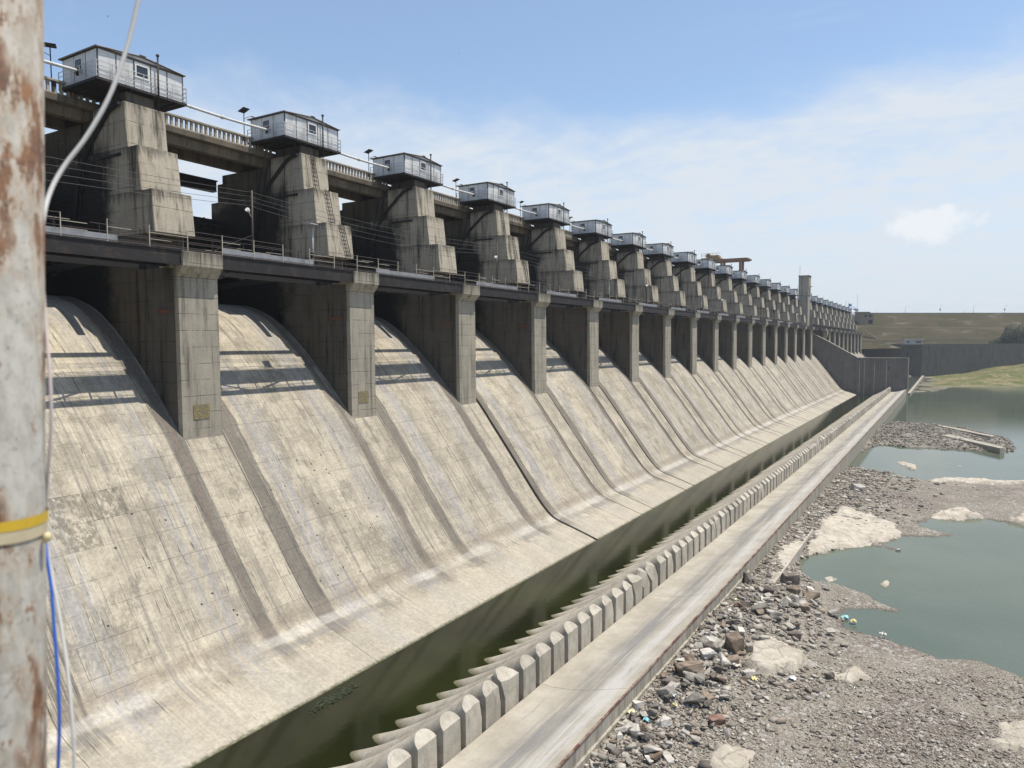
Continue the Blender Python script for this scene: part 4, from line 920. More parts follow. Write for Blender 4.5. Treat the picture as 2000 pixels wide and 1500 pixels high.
def outcrop(px, h, label, seed, Z=-18.7, edge=0.6, wob=0.36):
    Z = RW if Z == RW else Z*0.94; P = [tuple(atZ(x, y, Z))[:2] for x, y in px]; A = np.array(P); x0, y0 = A.min(0)-0.6; x1, y1 = A.max(0)+0.6
    nx_, ny_ = int(min(70, max(14, (x1-x0)/0.16))), int(min(90, max(14, (y1-y0)/0.16)))
    X, Y = np.meshgrid(np.linspace(x0, x1, nx_), np.linspace(y0, y1, ny_), indexing='ij')
    sd = -sdist(X.ravel(), Y.ravel(), P).reshape(X.shape)+vnoise(X, Y, 1.6, seed)*wob*2+vnoise(X, Y, 4.5, seed+1)*wob
    t = np.clip(sd/edge, 0, 1); g_ = np.maximum(ground(X.ravel(), Y.ravel()).reshape(X.shape), RW-0.12)
    ter = np.floor(vnoise(X+seed, Y, 0.45, seed+2)*6)*0.07+vnoise(X, Y, 2.2, seed+3)*0.09+vnoise(X, Y, 6.0, seed+4)*0.03
    h = h+0.10; Zv = g_-0.35+(0.35+h)*(t*t*(3-2*t))+ter*t
    b = MB(); b.grid([[(X[i,j], Y[i,j], Zv[i,j]) for j in range(ny_)] for i in range(nx_)], True)
    keep = [q for q, f in enumerate(b.f) if max(sd[v//ny_, v % ny_] for v in f) > -0.15]
    b.f = [b.f[q] for q in keep]; b.sm = [True]*len(keep)
    me = b.mesh('rock_outcrop', M['rock_pale']); bm = bmesh.new(); bm.from_mesh(me); bmesh.ops.delete(bm, geom=[v for v in bm.verts if not v.link_faces], context='VERTS'); bm.to_mesh(me); bm.free()
    return tag(put('rock_outcrop', me), label, 'rock', 'pale bedrock outcrops')
c8 = lambda L_: [(1200+x*.24, 1140+y*.24) for x, y in L_]
c6 = lambda L_: [(1200+x*.4, 900+y*.4) for x, y in L_]
c7 = lambda L_: [(1640+x*.18, 780+y*.18) for x, y in L_]
outcrop(c8([(1030,650),(1070,530),(1180,480),(1330,505),(1450,540),(1560,600),(1630,690),(1560,760),(1400,770),(1330,780),(1250,815),(1160,770),(1060,710)]), 0.28, 'large cracked cream bedrock slab amid brown boulders', 11, -18.4)
outcrop(c8([(1640,700),(1720,690),(1850,680),(2010,690),(2090,740),(2070,800),(1950,800),(1850,810),(1720,780)]), 0.18, 'smaller cream bedrock slab right of the large cracked one', 23, -18.5)
outcrop(c8([(690,1450),(760,1330),(850,1230),(930,1240),(1060,1340),(1200,1390),(1210,1520),(1150,1600),(690,1580)]), 0.22, 'grey-white bedrock hump at the bottom edge of the gravel', 31, -18.4)
outcrop(c6([(1810,1420),(1830,1330),(1860,1280),(2000,1270),(2150,1300),(2150,1520),(1980,1520),(1900,1450)]), 0.16, 'pale bedrock patch at the lower right corner', 47, -18.7)
outcrop(c6([(880,520),(920,440),(960,380),(1010,300),(1100,255),(1230,280),(1400,320),(1410,360),(1330,385),(1230,408),(1130,422),(1000,448),(900,492)]), 0.16, 'broad pale bedrock shelf between ledge and near pool', 53, -19.0)
outcrop(c6([(1500,268),(1600,242),(1700,236),(1830,278),(1700,286),(1600,286)]), 0.2, 'thin pale rock rim along the far shore of the near pool', 61, -19.1, 0.8)
outcrop(c6([(1900,285),(2000,270),(2200,290),(2200,335),(2000,318)]), 0.2, 'pale rock rim at the right edge beyond the near pool', 67, -19.1, 0.8)
outcrop(c6([(1500,106),(1560,95),(1700,90),(2000,112),(2200,120),(2200,145),(2000,136),(1700,130),(1560,120)]), 0.25, 'long pale rock bar along the shore of the far pool', 71, -19.1, 1.0)
outcrop(c7([(575,690),(640,668),(760,690),(880,740),(860,775),(720,765),(700,735)]), 0.22, 'small pale rock island in the far pool', 79, RW, 0.8)
outcrop(c7([(1050,664),(1150,672),(1290,695),(1395,722),(1330,742),(1240,735),(1220,710),(1120,690)]), 0.14, 'low dark gravel islet in the far pool', 83, RW, 1.0)
outcrop([(1712,1140),(1728,1133),(1745,1136),(1738,1150),(1720,1150)], 0.16, 'small white rock tip standing in the near pool', 89, RW, 0.3, 0.1)
outcrop([(1600,1128),(1620,1122),(1642,1130),(1632,1140),(1612,1140)], 0.08, 'yellowish flat rock at the edge of the near pool', 91, RW, 0.3, 0.1)
outcrop([(1828,1034),(1842,1032),(1860,1038),(1852,1042),(1832,1042)], 0.14, 'tiny cream rock at the far side of the near pool', 97, RW, 0.4, 0.1)
# two pale slabs half buried in the rubble spit
for lab, q in (('upper pale concrete strip lying on the rubble spit', [(1050,280),(1140,285),(1690,398),(1640,402)]), ('lower pale concrete strip lying on the rubble spit', [(1090,385),(1200,380),(1790,520),(1740,530)])):
    P = [atZ(x, y, -17.2) for x, y in c7(q)]; b = MB(); b.add([(p.x,p.y,-17.2) for p in P]+[(p.x,p.y,-18.3) for p in P], [(0,1,2,3),(7,6,5,4)]+[(i,4+i,4+(i+1)%4,(i+1)%4) for i in range(4)])
    tag(put('concrete_strip', b.mesh('concrete_strip', M['tooth'])), lab, 'slab')

# ------------------------------------------------------------------ loose rocks
def hull(seed, n=16, sq=(1,1,1), boxy=0.5):
    rs = random.Random(seed); bm = bmesh.new()
    for _ in range(n):
        v = Vector((rs.gauss(0,1), rs.gauss(0,1), rs.gauss(0,1))).normalized()
        c = Vector((math.copysign(1, v.x)*rs.uniform(.7,1), math.copysign(1, v.y)*rs.uniform(.7,1), math.copysign(1, v.z)*rs.uniform(.7,1)))*0.75
        v = v.lerp(c, boxy); bm.verts.new((v.x*sq[0]*.5, v.y*sq[1]*.5, v.z*sq[2]*.5))
    r_ = bmesh.ops.convex_hull(bm, input=bm.verts); bmesh.ops.delete(bm, geom=[g for g in r_['geom_interior'] if isinstance(g, bmesh.types.BMVert)], context='VERTS')
    bmesh.ops.recalc_face_normals(bm, faces=bm.faces); return bm
def mat_rock(name, a, b_, tint):
    k = NT(name); f1 = k.noise(2.2, 5, 0.65); f2 = k.noise(11, 5, 0.7)
    col = k.mix(k.ramp(f1, 0.35, 0.65), a, b_); lay = k.noise(1.0, 4, 0.6, (1.5,1.5,11)); col = k.mix(k.mul(k.ramp(lay, 0.52, 0.66), 0.45), col, tuple(c*.45 for c in a))
    col = k.val(k.mul(k.math('MULTIPLY_ADD', f2, 0.5, 0.75), k.math('MULTIPLY_ADD', k.rnd(), tint, 1-tint/2)), col); k.bump(k.add(f2, f1), 0.7, 0.05); return k.done(col, 0.92, spec=0.2)
M['rk_grey'] = mat_rock('grey_rock', (0.27,0.25,0.215), (0.41,0.38,0.33), 0.7)
M['rk_pale'] = mat_rock('pale_rock', (0.44,0.41,0.36), (0.58,0.55,0.49), 0.4)
M['rk_brown'] = mat_rock('brown_rock', (0.195,0.148,0.108), (0.32,0.255,0.195), 0.4)
M['rk_dark'] = mat_rock('dark_rock', (0.12,0.10,0.085), (0.23,0.20,0.17), 0.5)
M['rk_red'] = mat_rock('red_rock', (0.19,0.105,0.08), (0.28,0.18,0.14), 0.4)
def rock_obj(cx_, cy_, wpx_, hpx_, mat, label, seed, name='boulder', rz=None, lift=0.0, group=None):
    Z = -17.4; p = atZ(cx_, cy_, Z); g_ = gz(p.x, p.y); p = atZ(cx_, cy_+hpx_*0.25, g_+0.05); g_ = gz(p.x, p.y)
    dpt = p.dot(fw); w_ = wpx_*dpt/FPX; h_ = hpx_*dpt/FPX
    b = hull(seed, 15, (1,1,1), 0.6)
    bmesh.ops.bevel(b, geom=list(b.edges), offset=0.02, segments=1, affect='EDGES')
    bmesh.ops.triangulate(b, faces=b.faces); bmesh.ops.subdivide_edges(b, edges=[e for e in b.edges if e.calc_length() > 0.25], cuts=1)
    for v in b.verts: v.co += v.co.normalized()*noise.noise(v.co*3.1+Vector((seed*1.3,seed,0)))*0.07
    me = bpy.data.meshes.new(name); b.to_mesh(me); b.free(); me.materials.append(M[mat])
    o = put(name, me, None, (p.x, p.y, g_+h_*0.30+lift)); rs = random.Random(seed)
    o.rotation_euler = (rs.uniform(-.2,.2), rs.uniform(-.2,.2), YAW+(rs.uniform(-.5,.5) if rz is None else rz)); o.scale = (w_*1.12, w_*rs.uniform(.65,.9), h_*1.25)
    return tag(o, label, 'rock', group)
H = [(1346,1305,62,31,'rk_brown','long brown layered boulder lying close to the sill'),(1435,1248,45,36,'rk_brown','tall leaning brown boulder above the cracked bedrock slab'),(1423,1277,48,27,'rk_brown','brown boulder touching the left side of the cracked slab'),
     (1382,1271,31,23,'rk_pale','rounded pale boulder between brown boulders'),(1392,1250,40,17,'rk_pale','flat tan boulder just above the rounded pale one'),(1306,1332,34,16,'rk_dark','dark brown flat boulder near the sill, below the long one'),
     (1274,1390,22,27,'rk_grey','blue-grey cube shaped boulder near the sill'),(1294,1407,41,19,'rk_pale','pale flat slab stone beside the grey cube boulder'),(1246,1374,27,21,'rk_pale','pale boulder close under the rusty sill edge'),
     (1464,1313,31,17,'rk_pale','light slab stone lying on the cracked bedrock'),(1399,1405,42,18,'rk_red','flat reddish stone half sunk in the gravel'),(1358,1434,25,16,'rk_brown','brown wedge stone on open gravel'),
     (1512,1199,40,15,'rk_grey','long grey stone leaning in the rubble heap'),(1553,1178,17,28,'rk_pale','upright pale stone standing in the rubble'),(1584,1163,38,19,'rk_brown','brown-grey boulder at the right end of the rubble'),
     (1548,1153,34,15,'rk_brown','layered brown boulder left of the rubble end'),(1543,1131,42,30,'rk_dark','biggest dark boulder beside the concrete ledge'),(1416,1354,18,16,'rk_grey','small grey cube stone on gravel'),
     (1552,1236,30,14,'rk_dark','dark flat plate stone on gravel'),(1344,1417,15,18,'rk_grey','grey block stone upright on gravel'),(1209,1435,20,18,'rk_pale','white boulder at the bottom under the sill'),
     (1236,1427,24,22,'rk_dark','brown pitted boulder near the white one'),(1530,1271,15,15,'rk_dark','dark stone sitting on the cracked bedrock'),(1440,1187,17,15,'rk_red','reddish block in the rubble near the sill'),
     (1502,1156,24,17,'rk_dark','dark stone between rubble and ledge'),(1463,1256,18,21,'rk_grey','grey upright stone right of the tall brown boulder'),(1460,1134,22,28,'rk_dark','dark boulder filling the notch of the sill'),
     (1300,1352,24,14,'rk_grey','grey stone beside the pale bluish plastic sheet'),(1492,1238,26,13,'rk_grey','grey wedge stone above the bedrock slab'),(1340,1330,20,20,'rk_grey','angular grey stone below the long brown boulder'),
     (1368,1318,20,14,'rk_brown','brown stone at the right end of the long boulder'),(1402,1302,20,18,'rk_dark','dark split stone left of the light slab stone'),(1455,1325,20,12,'rk_brown','brown stone below the light slab stone'),
     (1508,1330,16,11,'rk_dark','dark stone at the lower rim of the cracked slab'),(1620,1318,22,17,'rk_dark','dark stone on the smaller cream slab'),(1395,1335,20,12,'rk_pale','pale green-grey slab stone under the boulders'),
     (1752,1090,14,6,'rk_pale','flat pale stone standing in the near pool'),(1717,1112,8,6,'rk_dark','dark stone in the near pool, left of the group'),(1744,1106,11,8,'rk_grey','grey stone in the near pool beside the group'),(1768,1104,9,7,'rk_grey','small grey stone in the near pool, middle of the group'),
     (1786,1108,10,7,'rk_dark','dark small stone in the near pool, right of the group'),(1830,1081,12,5,'rk_dark','pair of low stones far out in the near pool'),(1863,1077,8,6,'rk_dark','dark stone farthest right in the near pool'),(1778,1093,7,5,'rk_grey','pebble sized stone at the back of the pool group'),
     (1730,923,13,9,'rk_dark','dark boulder at the shore of the far pool'),(1676,953,38,14,'rk_pale','cluster-like pale flat boulder in the far rubble')]
for q, (x, y, w_, h_, m_, lab) in enumerate(H): rock_obj(x, y, w_, h_, m_, lab, 100+q)
# unnamed rocks: 250 more, told apart by nothing
RM = []
for q in range(10):
    b = hull(500+q, 13, (1, random.uniform(.55,.9), random.uniform(.3,.55)), 0.55); bmesh.ops.bevel(b, geom=list(b.edges), offset=0.018, segments=1, affect='EDGES')
    row = []
    for mname in ('rk_grey','rk_grey','rk_pale','rk_brown','rk_dark'):
        me = bpy.data.meshes.new('loose_rock'); b.to_mesh(me); me.materials.append(M[mname]); row.append(me)
    b.free(); RM.append(row)
rs = random.Random(21); cnt = 0
heap = [(-10.7,31,1.1,4.7),(-10.6,39.5,1.2,5.6),(-9.9,45,1.5,3.3),(-8.3,47,1.7,2.8),(-10.2,25.4,1.1,2.8),(-9,35.7,1.5,3.8)]
while cnt < 250:
    c = rs.choice(heap); x, y = rs.gauss(c[0], c[2]), rs.gauss(c[1], c[3])
    if x < -11.65 or (-9.0 < x < -4.7 and 34 < y < 42.8): continue
    g_ = gz(x, y)
    if g_ < RW: continue
    sz = min(1.5, 0.38*math.exp(abs(rs.gauss(0, 0.5)))); zz_ = rs.uniform(0, .18)
    o = put('loose_rock', RM[rs.randrange(10)][rs.choice((0,1,1,2,2,3,4))], None, (x, y, g_+sz*0.16+zz_)); o.scale = (sz, sz, sz*rs.uniform(.7,1.1)); o.rotation_euler = (rs.uniform(-.45,.45), rs.uniform(-.45,.45), rs.uniform(0,6.3))
    tag(o, 'loose angular stone in the rubble heaped beside the sill', 'rock', 'loose rubble stones beside the sill'); cnt += 1

def scatter(name, n, sampler, smin, smax, mat, seed, label, expo=0.6, zsink=0.1):
    r_ = np.random.default_rng(seed); T = []
    for q in range(8):
        b = hull(seed*31+q, 9, (1, .72, .42), 0.5); bmesh.ops.triangulate(b, faces=b.faces); b.verts.index_update()
        T.append((np.array([v.co[:] for v in b.verts]), np.array([[v.index for v in f.verts] for f in b.faces]))); b.free()
    X, Y = sampler(r_, n); Z = ground(X, Y); ok = (Z > RW-0.03) & (X > -12.0); X, Y, Z = X[ok], Y[ok], Z[ok]; n = len(X)
    sz = np.minimum(smax, smin*np.exp(np.abs(r_.normal(0, expo, n)))); V, Fs, base = [], [], 0
    tint = []
    for q in range(n):
        v, f = T[q % 8]; a = r_.uniform(0, 6.283); t = r_.uniform(-.5, .5); ca, sa, ct, st2 = math.cos(a), math.sin(a), math.cos(t), math.sin(t)
        w_ = v*sz[q]; y2, z2 = w_[:,1]*ct-w_[:,2]*st2, w_[:,1]*st2+w_[:,2]*ct
        V.append(np.stack([w_[:,0]*ca-y2*sa+X[q], w_[:,0]*sa+y2*ca+Y[q], z2+Z[q]+sz[q]*zsink], 1)); Fs.append(f+base); base += len(v)
    V = np.concatenate(V); F = np.concatenate(Fs); me = bpy.data.meshes.new(name)
    me.vertices.add(len(V)); me.vertices.foreach_set('co', V.ravel()); me.loops.add(F.size); me.loops.foreach_set('vertex_index', F.ravel().astype(np.int32)); me.polygons.add(len(F)); me.polygons.foreach_set('loop_start', np.arange(0, F.size, 3)); me.polygons.foreach_set('loop_total', np.full(len(F), 3)); me.update(); me.validate()
    me.materials.append(mat); return tag(put(name, me), label, kind='stuff')
k = NT('gravel_stone'); isl = k.n('ShaderNodeNewGeometry').outputs['Random Per Island']; cr_ = k.n('ShaderNodeValToRGB'); k.l(isl, cr_.inputs[0]); el = cr_.color_ramp.elements
el[0].position = 0; el[0].color = (0.12,0.105,0.088,1); el[1].position = 1; el[1].color = (0.54,0.50,0.43,1)
for p_, c_ in ((0.25,(0.24,0.22,0.185,1)),(0.5,(0.36,0.33,0.28,1)),(0.72,(0.30,0.245,0.19,1)),(0.85,(0.46,0.425,0.36,1))): x_ = el.new(p_); x_.color = c_
f2 = k.noise(14, 4, 0.65); k.bump(f2, 0.4, 0.02); M['gravel'] = k.done(k.val(k.math('MULTIPLY_ADD', f2, 0.4, 0.8), cr_.outputs[0]), 0.92, spec=0.2)
k = NT('dark_rubble_stone'); isl = k.n('ShaderNodeNewGeometry').outputs['Random Per Island']; M['spit'] = k.done(k.mix(isl, (0.10,0.092,0.078), (0.38,0.355,0.305)), 0.95, spec=0.15)
def s_near(r_, n):      # rubble strip beside the sill, thinning outwards
    Y = 20.7+(r_.random(n)**1.25)*58; X = -12.03+np.abs(r_.normal(0, 1, n))*(1.6+1.6*np.clip(1-np.abs(Y-41.4)/20.7, 0, 1)); return X, Y
def s_open(r_, n):
    Y = 22.6+(r_.random(n)**1.3)*56; X = -11.3+r_.random(n)**0.9*(Y*0.55+4); return X, Y
def s_far(r_, n):
    Y = 66+r_.random(n)*49; X = -11.95+np.abs(r_.normal(0, 1, n))*(3.0+(Y-66)*.05); return X, Y
def s_spit(r_, n):
    Y = 113+r_.random(n)*70; X = -11.95+r_.random(n)*26; return X, Y
scatter('rubble_stones', 9000, s_near, 0.15, 0.8, M['gravel'], 5, 'small angular rubble beside the concrete sill', 0.6)
scatter('gravel_pebbles', 22000, s_open, 0.045, 0.26, M['gravel'], 6, 'grey gravel and pebbles spread over the riverbed', 0.55)
scatter('far_rubble', 3200, s_far, 0.22, 0.9, M['gravel'], 7, 'rubble bank at the far end of the gravel by the sill', 0.6)
scatter('spit_rubble', 9000, s_spit, 0.26, 0.8, M['spit'], 8, 'grey rubble covering the spit in the far pool', 0.55)
def s_right(r_, n):      # patch of larger pale cobbles at the lower right
    P = [atZ(r_.uniform(1560, 2050), r_.uniform(1395, 1560), -17.5) for _ in range(n)]; return np.array([p.x for p in P]), np.array([p.y for p in P])
scatter('pale_cobbles', 2200, s_right, 0.10, 0.36, M['gravel'], 9, 'patch of larger pale cobbles at the lower right', 0.5)
def s_mid(r_, n):
    P = [atZ(r_.uniform(1480, 2050), r_.normal(1345, 22), -17.5) for _ in range(n)]; return np.array([p.x for p in P]), np.array([p.y for p in P])
scatter('cobble_band', 1500, s_mid, 0.09, 0.4, M['gravel'], 10, 'band of cobbles running right from the cream bedrock slabs', 0.55)
def s_low(r_, n):
    P = [atZ(r_.uniform(1120, 1480), r_.uniform(1380, 1540), -17.4) for _ in range(n)]; return np.array([p.x for p in P]), np.array([p.y for p in P])
scatter('near_cobbles', 1800, s_low, 0.10, 0.5, M['gravel'], 11, 'grey cobbles at the foot of the sill near the bottom edge', 0.6)

# ------------------------------------------------------------------ litter
def litter(x, y, w_, c, label, seed, Z=None):
    p = atZ(x, y, -17.5); g_ = max(gz(p.x, p.y), RW+0.01); p = atZ(x, y, g_); d_ = p.dot(fw); s_ = w_*d_/FPX; n = 7; b = MB(); rs = random.Random(seed); s_ *= 0.72; c = tuple(q*.72+.06 for q in c)
    pts = [[(p.x+(i/(n-1)-.5)*s_*rs.uniform(.8,1.1), p.y+(j/(n-1)-.5)*s_*rs.uniform(.7,1.0), g_+0.10+rs.uniform(-.05,.14)*math.sin(math.pi*(i+.5)/n)) for j in range(n)] for i in range(n)]
    b.grid(pts, True); b.grid([[(q[0]*1.0, q[1], q[2]-0.02) for q in r_] for r_ in pts], True)
    tag(put('plastic_bag', b.mesh('plastic_bag', mat_plain('plastic_'+str(seed), c, 0.4, 0, 0.15, 5))), label, 'litter', 'plastic litter on the gravel')
litter(1262,1410,17,(0.22,0.62,0.68),'turquoise plastic scrap near the sill',1); litter(1310,1360,26,(0.62,0.72,0.76),'pale bluish crumpled plastic sheet under the sill',2)
litter(1232,1395,22,(0.66,0.60,0.28),'yellowish plastic scrap left of the grey cube boulder',3); litter(1473,1329,18,(0.74,0.63,0.24),'yellow plastic bag at the foot of the cracked slab',4)
litter(1650,1208,18,(0.30,0.66,0.68),'turquoise plastic scrap floating at the pool edge',5); litter(1667,1216,16,(0.66,0.58,0.22),'yellow plastic scrap floating at the pool edge',6)
litter(1437,1174,12,(0.74,0.74,0.42),'pale yellow bag in the rubble by the sill',7); litter(1548,1328,20,(0.76,0.77,0.76),'white plastic strip below the cracked slab',8); litter(1318,1381,14,(0.68,0.62,0.25),'small yellow wrapper right of the grey cube boulder',9)
litter(1724,1241,18,(0.62,0.62,0.56),'pale floating scrap at the near shore of the pool',10)

# ================================================================== FAR BANK, WALLS, EMBANKMENT
D0 = 386.6
def depthpt(x, y, D): d = ray(x, y); return d*(D/d.dot(fw))
# retaining wall: left leg running back to the dam, right leg along the bank
c0 = depthpt(1800, 672, D0); c1 = depthpt(2300, 668, D0+10)
def wallseg(name, a, b_, ztop0, ztop1, th, label):
    a, b_ = Vector((a[0],a[1],0)), Vector((b_[0],b_[1],0)); nrm = (b_-a).normalized().cross(Vector((0,0,1)))*th
    e = tag(empty(name, ((a.x+b_.x)/2, (a.y+b_.y)/2, -22)), label, 'wall'); L = -e.location
    b = MB(); nseg = max(2, int((b_-a).length/9))
    for q in range(nseg):
        p, r_ = a.lerp(b_, q/nseg), a.lerp(b_, (q+1)/nseg); z0 = ztop0+(ztop1-ztop0)*q/nseg; z1 = ztop0+(ztop1-ztop0)*(q+1)/nseg; off = nrm.normalized()*random.uniform(-.04,.04)
        m_ = MB(); vs = [p+off, r_+off, r_-nrm, p-nrm]
        m_.add([(v.x,v.y,-23) for v in vs]+[(vs[0].x,vs[0].y,z0),(vs[1].x,vs[1].y,z1),(vs[2].x,vs[2].y,z1),(vs[3].x,vs[3].y,z0)], [(3,2,1,0),(4,5,6,7),(0,1,5,4),(1,2,6,5),(2,3,7,6),(3,0,4,7)])
        put('wall_panel', m_.mesh('wall_panel', M['darkwall']), e, L)
    return e
wallseg('retaining_wall', (-44, 462), (c0.x, c0.y), -0.2, -0.55, 2.0, 'dark retaining wall behind the divide wall, left of the corner')
wallseg('retaining_wall', (c0.x+.3, c0.y+.2), (c1.x, c1.y), -0.55, 0.2, 2.0, 'long dark stone retaining wall above the grassy bank')
b = MB(); b.prism([(-41.5,6.6),(-41.5,7.3),(-33,0.9),(-33,0.2)], 459, 460.5); tag(put('sloping_parapet', b.mesh('sloping_parapet', M['rail_conc'])), 'pale sloping parapet where the dam meets the retaining wall', 'parapet')
b = MB(); b.box(-12.1,-11.2,286,446,-22,-17.5); tag(put('channel_kerb', b.mesh('channel_kerb', M['rail_conc'])), 'low pale concrete kerb along the channel beside the grassy bank', 'kerb')
# embankment
k = NT('dry_embankment'); n1 = k.noise(0.045, 6, 0.66); n2 = k.noise(0.22, 6, 0.7); n3 = k.noise(0.9, 5, 0.7)
col = k.mix(k.ramp(n1, 0.38, 0.62), (0.088,0.070,0.042), (0.062,0.056,0.028)); col = k.mix(k.mul(k.ramp(n2, 0.50, 0.66), 0.8), col, (0.050,0.049,0.021)); col = k.mix(k.mul(k.ramp(k.noise(0.06, 5, 0.7, (1,1,3), (5,5,5)), 0.56, 0.66), 0.8), col, (0.17,0.14,0.108))
zz = k.add(k.z, k.mul(k.noise(0.03, 4, 0.6), 5.0)); col = k.mix(k.mul(band(k, zz, 3.6, 4.2, 0.25), k.ramp(n3, 0.35, 0.55)), col, (0.035,0.033,0.028)); col = k.mix(k.mul(band(k, zz, 11.6, 11.9, 0.2), 0.6), col, (0.17,0.14,0.10)); col = k.mix(k.mul(k.ramp(k.noise(0.45, 6, 0.75), 0.58, 0.66), 0.7), col, (0.035,0.04,0.016))
col = k.val(k.math('MULTIPLY_ADD', n3, 0.9, 0.55), col); k.bump(k.add(n3, n2), 0.9, 0.6); M['embank'] = k.done(col, 0.97, spec=0.1)
rh = Vector((rt.x, rt.y, 0)).normalized(); fh = Vector((fw.x, fw.y, 0)).normalized()
C0 = depthpt(1700, 612, 452); C0.z = 0; rows = []
for i in range(90):
    t = -140+i*7.0; row = []
    for j in range(26):
        w_ = j/25; q = C0+rh*t-fh*(w_*58); z = 18.7*(1-w_)+(-3.0)*w_
        if j == 0: z = 18.7
        z += (noise.noise(Vector((t*.05, w_*6, 1)))*1.2+noise.noise(Vector((t*.2, w_*20, 4)))*0.35)*min(1, w_*6); row.append((q.x, q.y, z))
    b2 = C0+rh*t+fh*12; row = [(b2.x+fh.x*60, b2.y+fh.y*60, -20), (b2.x, b2.y, 18.7)]+row; rows.append(row)
b = MB(); b.grid(rows, True); tag(put('embankment', b.mesh('embankment', M['embank'])), kind='structure')
rows = [[tuple(C0+rh*(-140+i*7.0)+Vector((0,0,18.75))-fh*.3) , tuple(C0+rh*(-140+i*7.0)+Vector((0,0,19.1))-fh*.3), tuple(C0+rh*(-140+i*7.0)+Vector((0,0,19.1))+fh*.3), tuple(C0+rh*(-140+i*7.0)+Vector((0,0,18.75))+fh*.3)] for i in range(90)]
b = MB(); b.grid(rows, False); tag(put('crest_parapet', b.mesh('crest_parapet', M['darkwall'])), 'low dark parapet along the embankment crest', 'parapet')
def bush(name, c, r_, n, label, cat='tree', trunk=True, seed=1, group=None):
    e = tag(empty(name, c), label, cat, group); rs = random.Random(seed); b = MB()
    lob = [(Vector((rs.uniform(-.6,.6)*r_[0], rs.uniform(-.6,.6)*r_[1], r_[2]*rs.uniform(.25,1.4))), rs.uniform(.35,.6)) for _ in range(9)]
    for _ in range(n):
        lc, lr = rs.choice(lob); d_ = Vector((rs.gauss(0,1), rs.gauss(0,1), rs.gauss(0,1))).normalized()*lr*rs.uniform(.6,1.08)**.6
        p = lc+Vector((d_.x*r_[0], d_.y*r_[1], d_.z*r_[2])); u = Vector((rs.gauss(0,1), rs.gauss(0,1), rs.gauss(0,1))).normalized(); v = u.orthogonal().normalized(); s_ = rs.uniform(.15,.32)*min(1.5, r_[2]*.5)
        b.add([p+u*s_, p+v*s_*.6, p-u*s_, p-v*s_*.6], [(0,1,2,3)])
    put('crown', b.mesh('crown', M['leaf']), e)
    if trunk:
        b = MB(); b.tube([(0,0,-1),(0.1,0,r_[2]*.6),(0.2,.1,r_[2]*1.1)], [r_[0]*.08,r_[0]*.06,r_[0]*.03], 7)
        for q in range(4): a = q*1.6; b.tube([(0.1,0,r_[2]*.5),(math.cos(a)*r_[0]*.4, math.sin(a)*r_[1]*.4, r_[2]*1.0)], [r_[0]*.04,r_[0]*.015], 5)
        put('trunk', b.mesh('trunk', M['bark']), e)
    return e

M['leaf'] = mat_plain('leaf_green', (0.062,0.085,0.028), 0.8, 0, 0.5, 0.9)
def on(x, y, D): p = depthpt(x, y, D); return p
for q, (x, y, D, r_, lab) in enumerate(((1985,672,398,(7,6,6.5),'large dark green tree at the right end above the wall'),(1958,674,400,(4.5,4,4.0),'mid sized dark tree left of the large one'),(1940,673,402,(2.6,2.6,1.6),'low green shrub left of the trees above the wall'),(2030,670,399,(7,6,6.5),'dark green tree beyond the right edge'),(1985,690,384,(1.2,1.2,0.8),'small grey-green shrub at the foot of the wall'))):
    bush('tree' if 'tree' in lab else 'shrub', on(x, y, D), r_, 5200 if r_[2] > 3 else 1400, lab, 'tree' if 'tree' in lab else 'shrub', True, 40+q, 'greenery by the retaining wall')
for q in range(26):
    t = rng.uniform(-20, 110); w_ = rng.uniform(.15, .95); p = C0+rh*t-fh*(w_*58); p.z = 18.7*(1-w_)-3*w_
    bush('slope_shrub', p, (rng.uniform(.6,1.3), rng.uniform(.6,1.3), rng.uniform(.3,.6)), 140, 'small scrub bush on the dry embankment slope', 'shrub', False, 90+q, 'scrub bushes on the embankment')
for q, x in enumerate((1711, 1768, 1836, 1883, 1901, 1962, 2040)):
    h_ = (2.2, 4.8, 4.8, 2.0, 4.8, 4.8, 4.8)[q]; p = depthpt(x, 612, 453); e = tag(empty('street_lamp', (p.x, p.y, 18.7)), 'thin street lamp on the embankment crest, %s from the dam' % ORD[q], 'lamp', 'street lamps on the embankment')
    b = MB(); b.tube([(0,0,0),(0,0,h_)], [.11,.07], 6); put('pole', b.mesh('pole', M['galv']), e)
    b = MB(); b.tube([(0,0,h_-.1),(0.9,0.4,h_+.25)], .05, 5); b.box(0.7,1.4,.3,.6,h_+.2,h_+.32); put('lamp_arm', b.mesh('lamp_arm', M['galv']), e)
    if q in (2, 5): b = MB(); b.tube([(0,0,h_*.45),(0,0,h_*.45+.7)], .38, 8); put('junction_box', b.mesh('junction_box', M['steel']), e)
# small pale guard hut on the retaining wall
p = depthpt(1784, 672, D0-3); e = tag(empty('guard_hut', (p.x, p.y, p.z-0.2)), 'small pale hut with white flat roof on the retaining wall', 'hut')
e.rotation_euler = (0, 0, YAW)
b = MB(); b.box(-4.6,4.6,0,4,0,2.6); put('wall', b.mesh('wall', mat_plain('hut_plaster', (0.40,0.41,0.40), 0.9)), e)
b = MB(); b.box(-2.6,5.6,-.8,4.8,2.75,2.95); put('roof', b.mesh('roof', M['white']), e)
for x in (-3.2,-2.6,1.6,2.3,3.0,3.7): b = MB(); b.box(x-.22,x+.22,-.05,0.01,.7,1.9); w_ = put('window', b.mesh('window', M['gate']), e)
